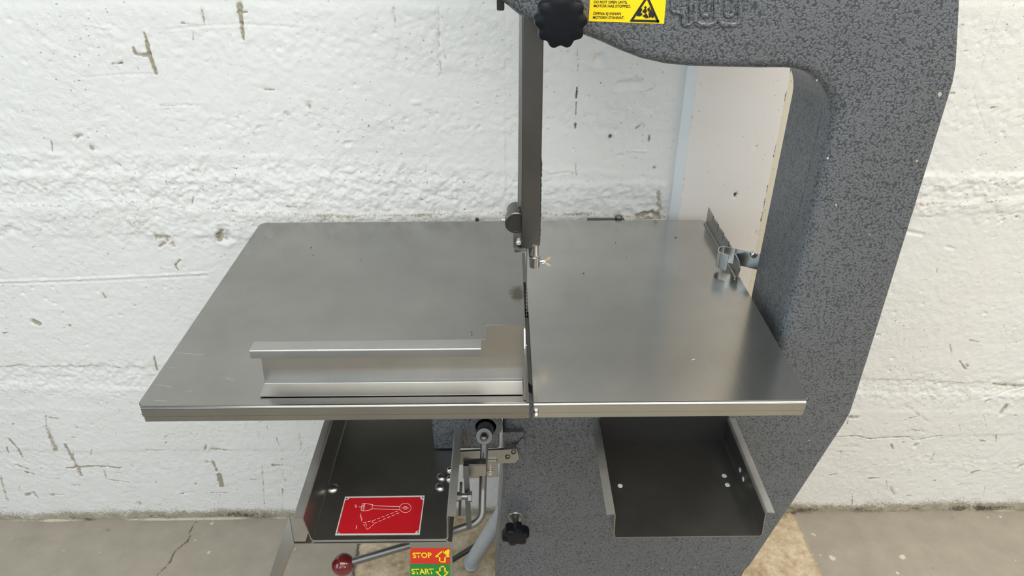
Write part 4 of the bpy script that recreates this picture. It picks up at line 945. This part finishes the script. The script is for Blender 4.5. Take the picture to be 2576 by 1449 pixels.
# angle bracket and flat bar
def P(px, py, y): return at(px, py, Y=y)
bm = B(); y_ = .755; a = P(1166, 1170, y_); b_ = P(1222, 1169, y_); c = P(1222, 1196, y_); d = P(1168, 1198, y_)
prism_y(bm, rpoly([(a.x, a.z), (b_.x, a.z), (b_.x, d.z), (a.x, d.z)], [.001, .001, .003, .001], 3), y_, y_+.0025)
box(bm, a.x, b_.x, y_, y_+.012, a.z-.001, a.z+.0012, .0004)
ang = obj('angle_bracket', bm, M_STEEL, SAW)
bm = B(); box(bm, a.x+.002, a.x+.007, y_-.0016, y_, d.z-.002, a.z-.002, .0005); obj('weld_bead', bm, M_RUST, ang)
bm = B(); f0 = P(1172, 1172, .752); f1 = P(1180, 1331, .712)
dv = (f1-f0); wd = Vector((.0038, 0, 0)); dp = Vector((0, .0035, .003))
decal(bm, [f0-wd, f1-wd, f1+wd, f0+wd], Vector((0, 1, 0)), .003); fb_ = obj('flat_bar', bm, M_BAR, SAW)
xw = aR.x-.008
bm = B(); c = P(1180, 1249, .725); cyl(bm, (xw-.004, c.y, c.z), (c.x+.001, c.y, c.z), .0046, n=20); lathe(bm, (xw+.002, c.y, c.z), (1, 0, 0), [(0, .0072), (.006, .0072), (.010, .005), (.012, .0046)], 6)
pv = obj('pivot_bolt', bm, M_ROD, SAW)
bm = B(); hexnut(bm, (c.x-.002, c.y, c.z), (1, 0, 0), .0082, .0062); obj('hex_nut', bm, M_STEEL, pv)
bm = B(); k0 = P(1160, 1215, .742); k1 = P(1156, 1297, .738); decal(bm, [k0-Vector((.002, 0, 0)), k1-Vector((.002, 0, 0)), k1+Vector((.002, 0, 0)), k0+Vector((.002, 0, 0))], Vector((0, 1, 0)), .002); obj('tray_strap', bm, M_BAR, SAW)
# pale grey tube leg and pedal rod behind
g0 = at(1186, 1412, Z=.016); g1 = at(1262, 1295, Y=.99)
g2 = g1+(g1-g0)*.25; bm = B(); tube(bm, [g0, g1, g2], .0165, 24)
tl = obj('stand_tube', bm, M_GALV, SAW, label='slanting pale grey tube')
bm = B(); dd = (g1-g0).normalized(); tube(bm, [g0-dd*.004, g0+dd*.012], .0185, 24); lathe(bm, (g0.x, g0.y, 0.001), (0, 0, 1), [(0, 0), (0, .018), (.012, .016), (.016, 0)], 24); obj('tube_end', bm, M_GALV, tl)
bm = B(); p0 = at(1100, 1432, Y=1.12); p1 = at(1215, 1361, Y=1.22); tube(bm, [p0, p1], .0066, 16); obj('pedal_rod', bm, M_DARKS, SAW, label='thin dark rod')

# ================================================================== PUSHER PLATE on the sliding table
PU = thing('pusher_plate', 'folded stainless steel pusher fence with a taller right end lying on the left sliding table', 'pusher', (-.15, .745, TZ))
x0p, x1p = -.3245, .0225; yw = .752; zt1, zt2 = .9722, .9945; t = .0016; zf0 = TZ+.0006
bm = B()
web = rpoly([(x0p, zf0+.003), (x1p, zf0+.003), (x1p, zt2), (-.0265, zt2), (-.0265, zt1), (x0p+.004, zt1-.002)], [0, .003, .005, .004, .0015, 0], 4)
prism_y(bm, web, yw, yw+t)
obj('web', bm, M_STEEL, PU, smooth=30)
bm = B()   # foot: forward flange
fpth = f2([(yw+t*.2, zf0+.008), (yw+.0004, zf0+.0022), (.7270, zf0+.0006)], .003, 5)
xs = [(x0p, 0)]
prism_x(bm, thicken(fpth, -.0015), x0p, x1p-.0015)
obj('foot_flange', bm, M_STEEL, PU, smooth=30)
bm = B()   # upper rolled flange and lip
tp = f2([(yw+t, zt1-.001), (yw+.0002, zt1), (.7330, zt1+.0002), (.7305, zt1-.011)], .0028, 6)
prism_x(bm, thicken(tp, .0015), -.3262, -.0325)
obj('top_flange', bm, M_STEEL, PU, smooth=30)
bm = B()   # side flange at the blade end
sp_ = rpoly([(yw+t, zf0), (yw+t, zt2-.001), (yw-.004, zt2-.006), (yw-.020, zt2-.022), (.7290, .965), (.7150, zf0)], [0, .003, .003, .003, .003, .002], 3)
prism_x(bm, sp_, x1p, x1p+.0018)
obj('side_flange', bm, M_STEEL, PU, smooth=30)
bm = B(); c = at(1326, 870, Y=.729); ball(bm, (x1p+.0022, .7295, c.z), .0014, 12); obj('rivet', bm, M_CHROME, PU)
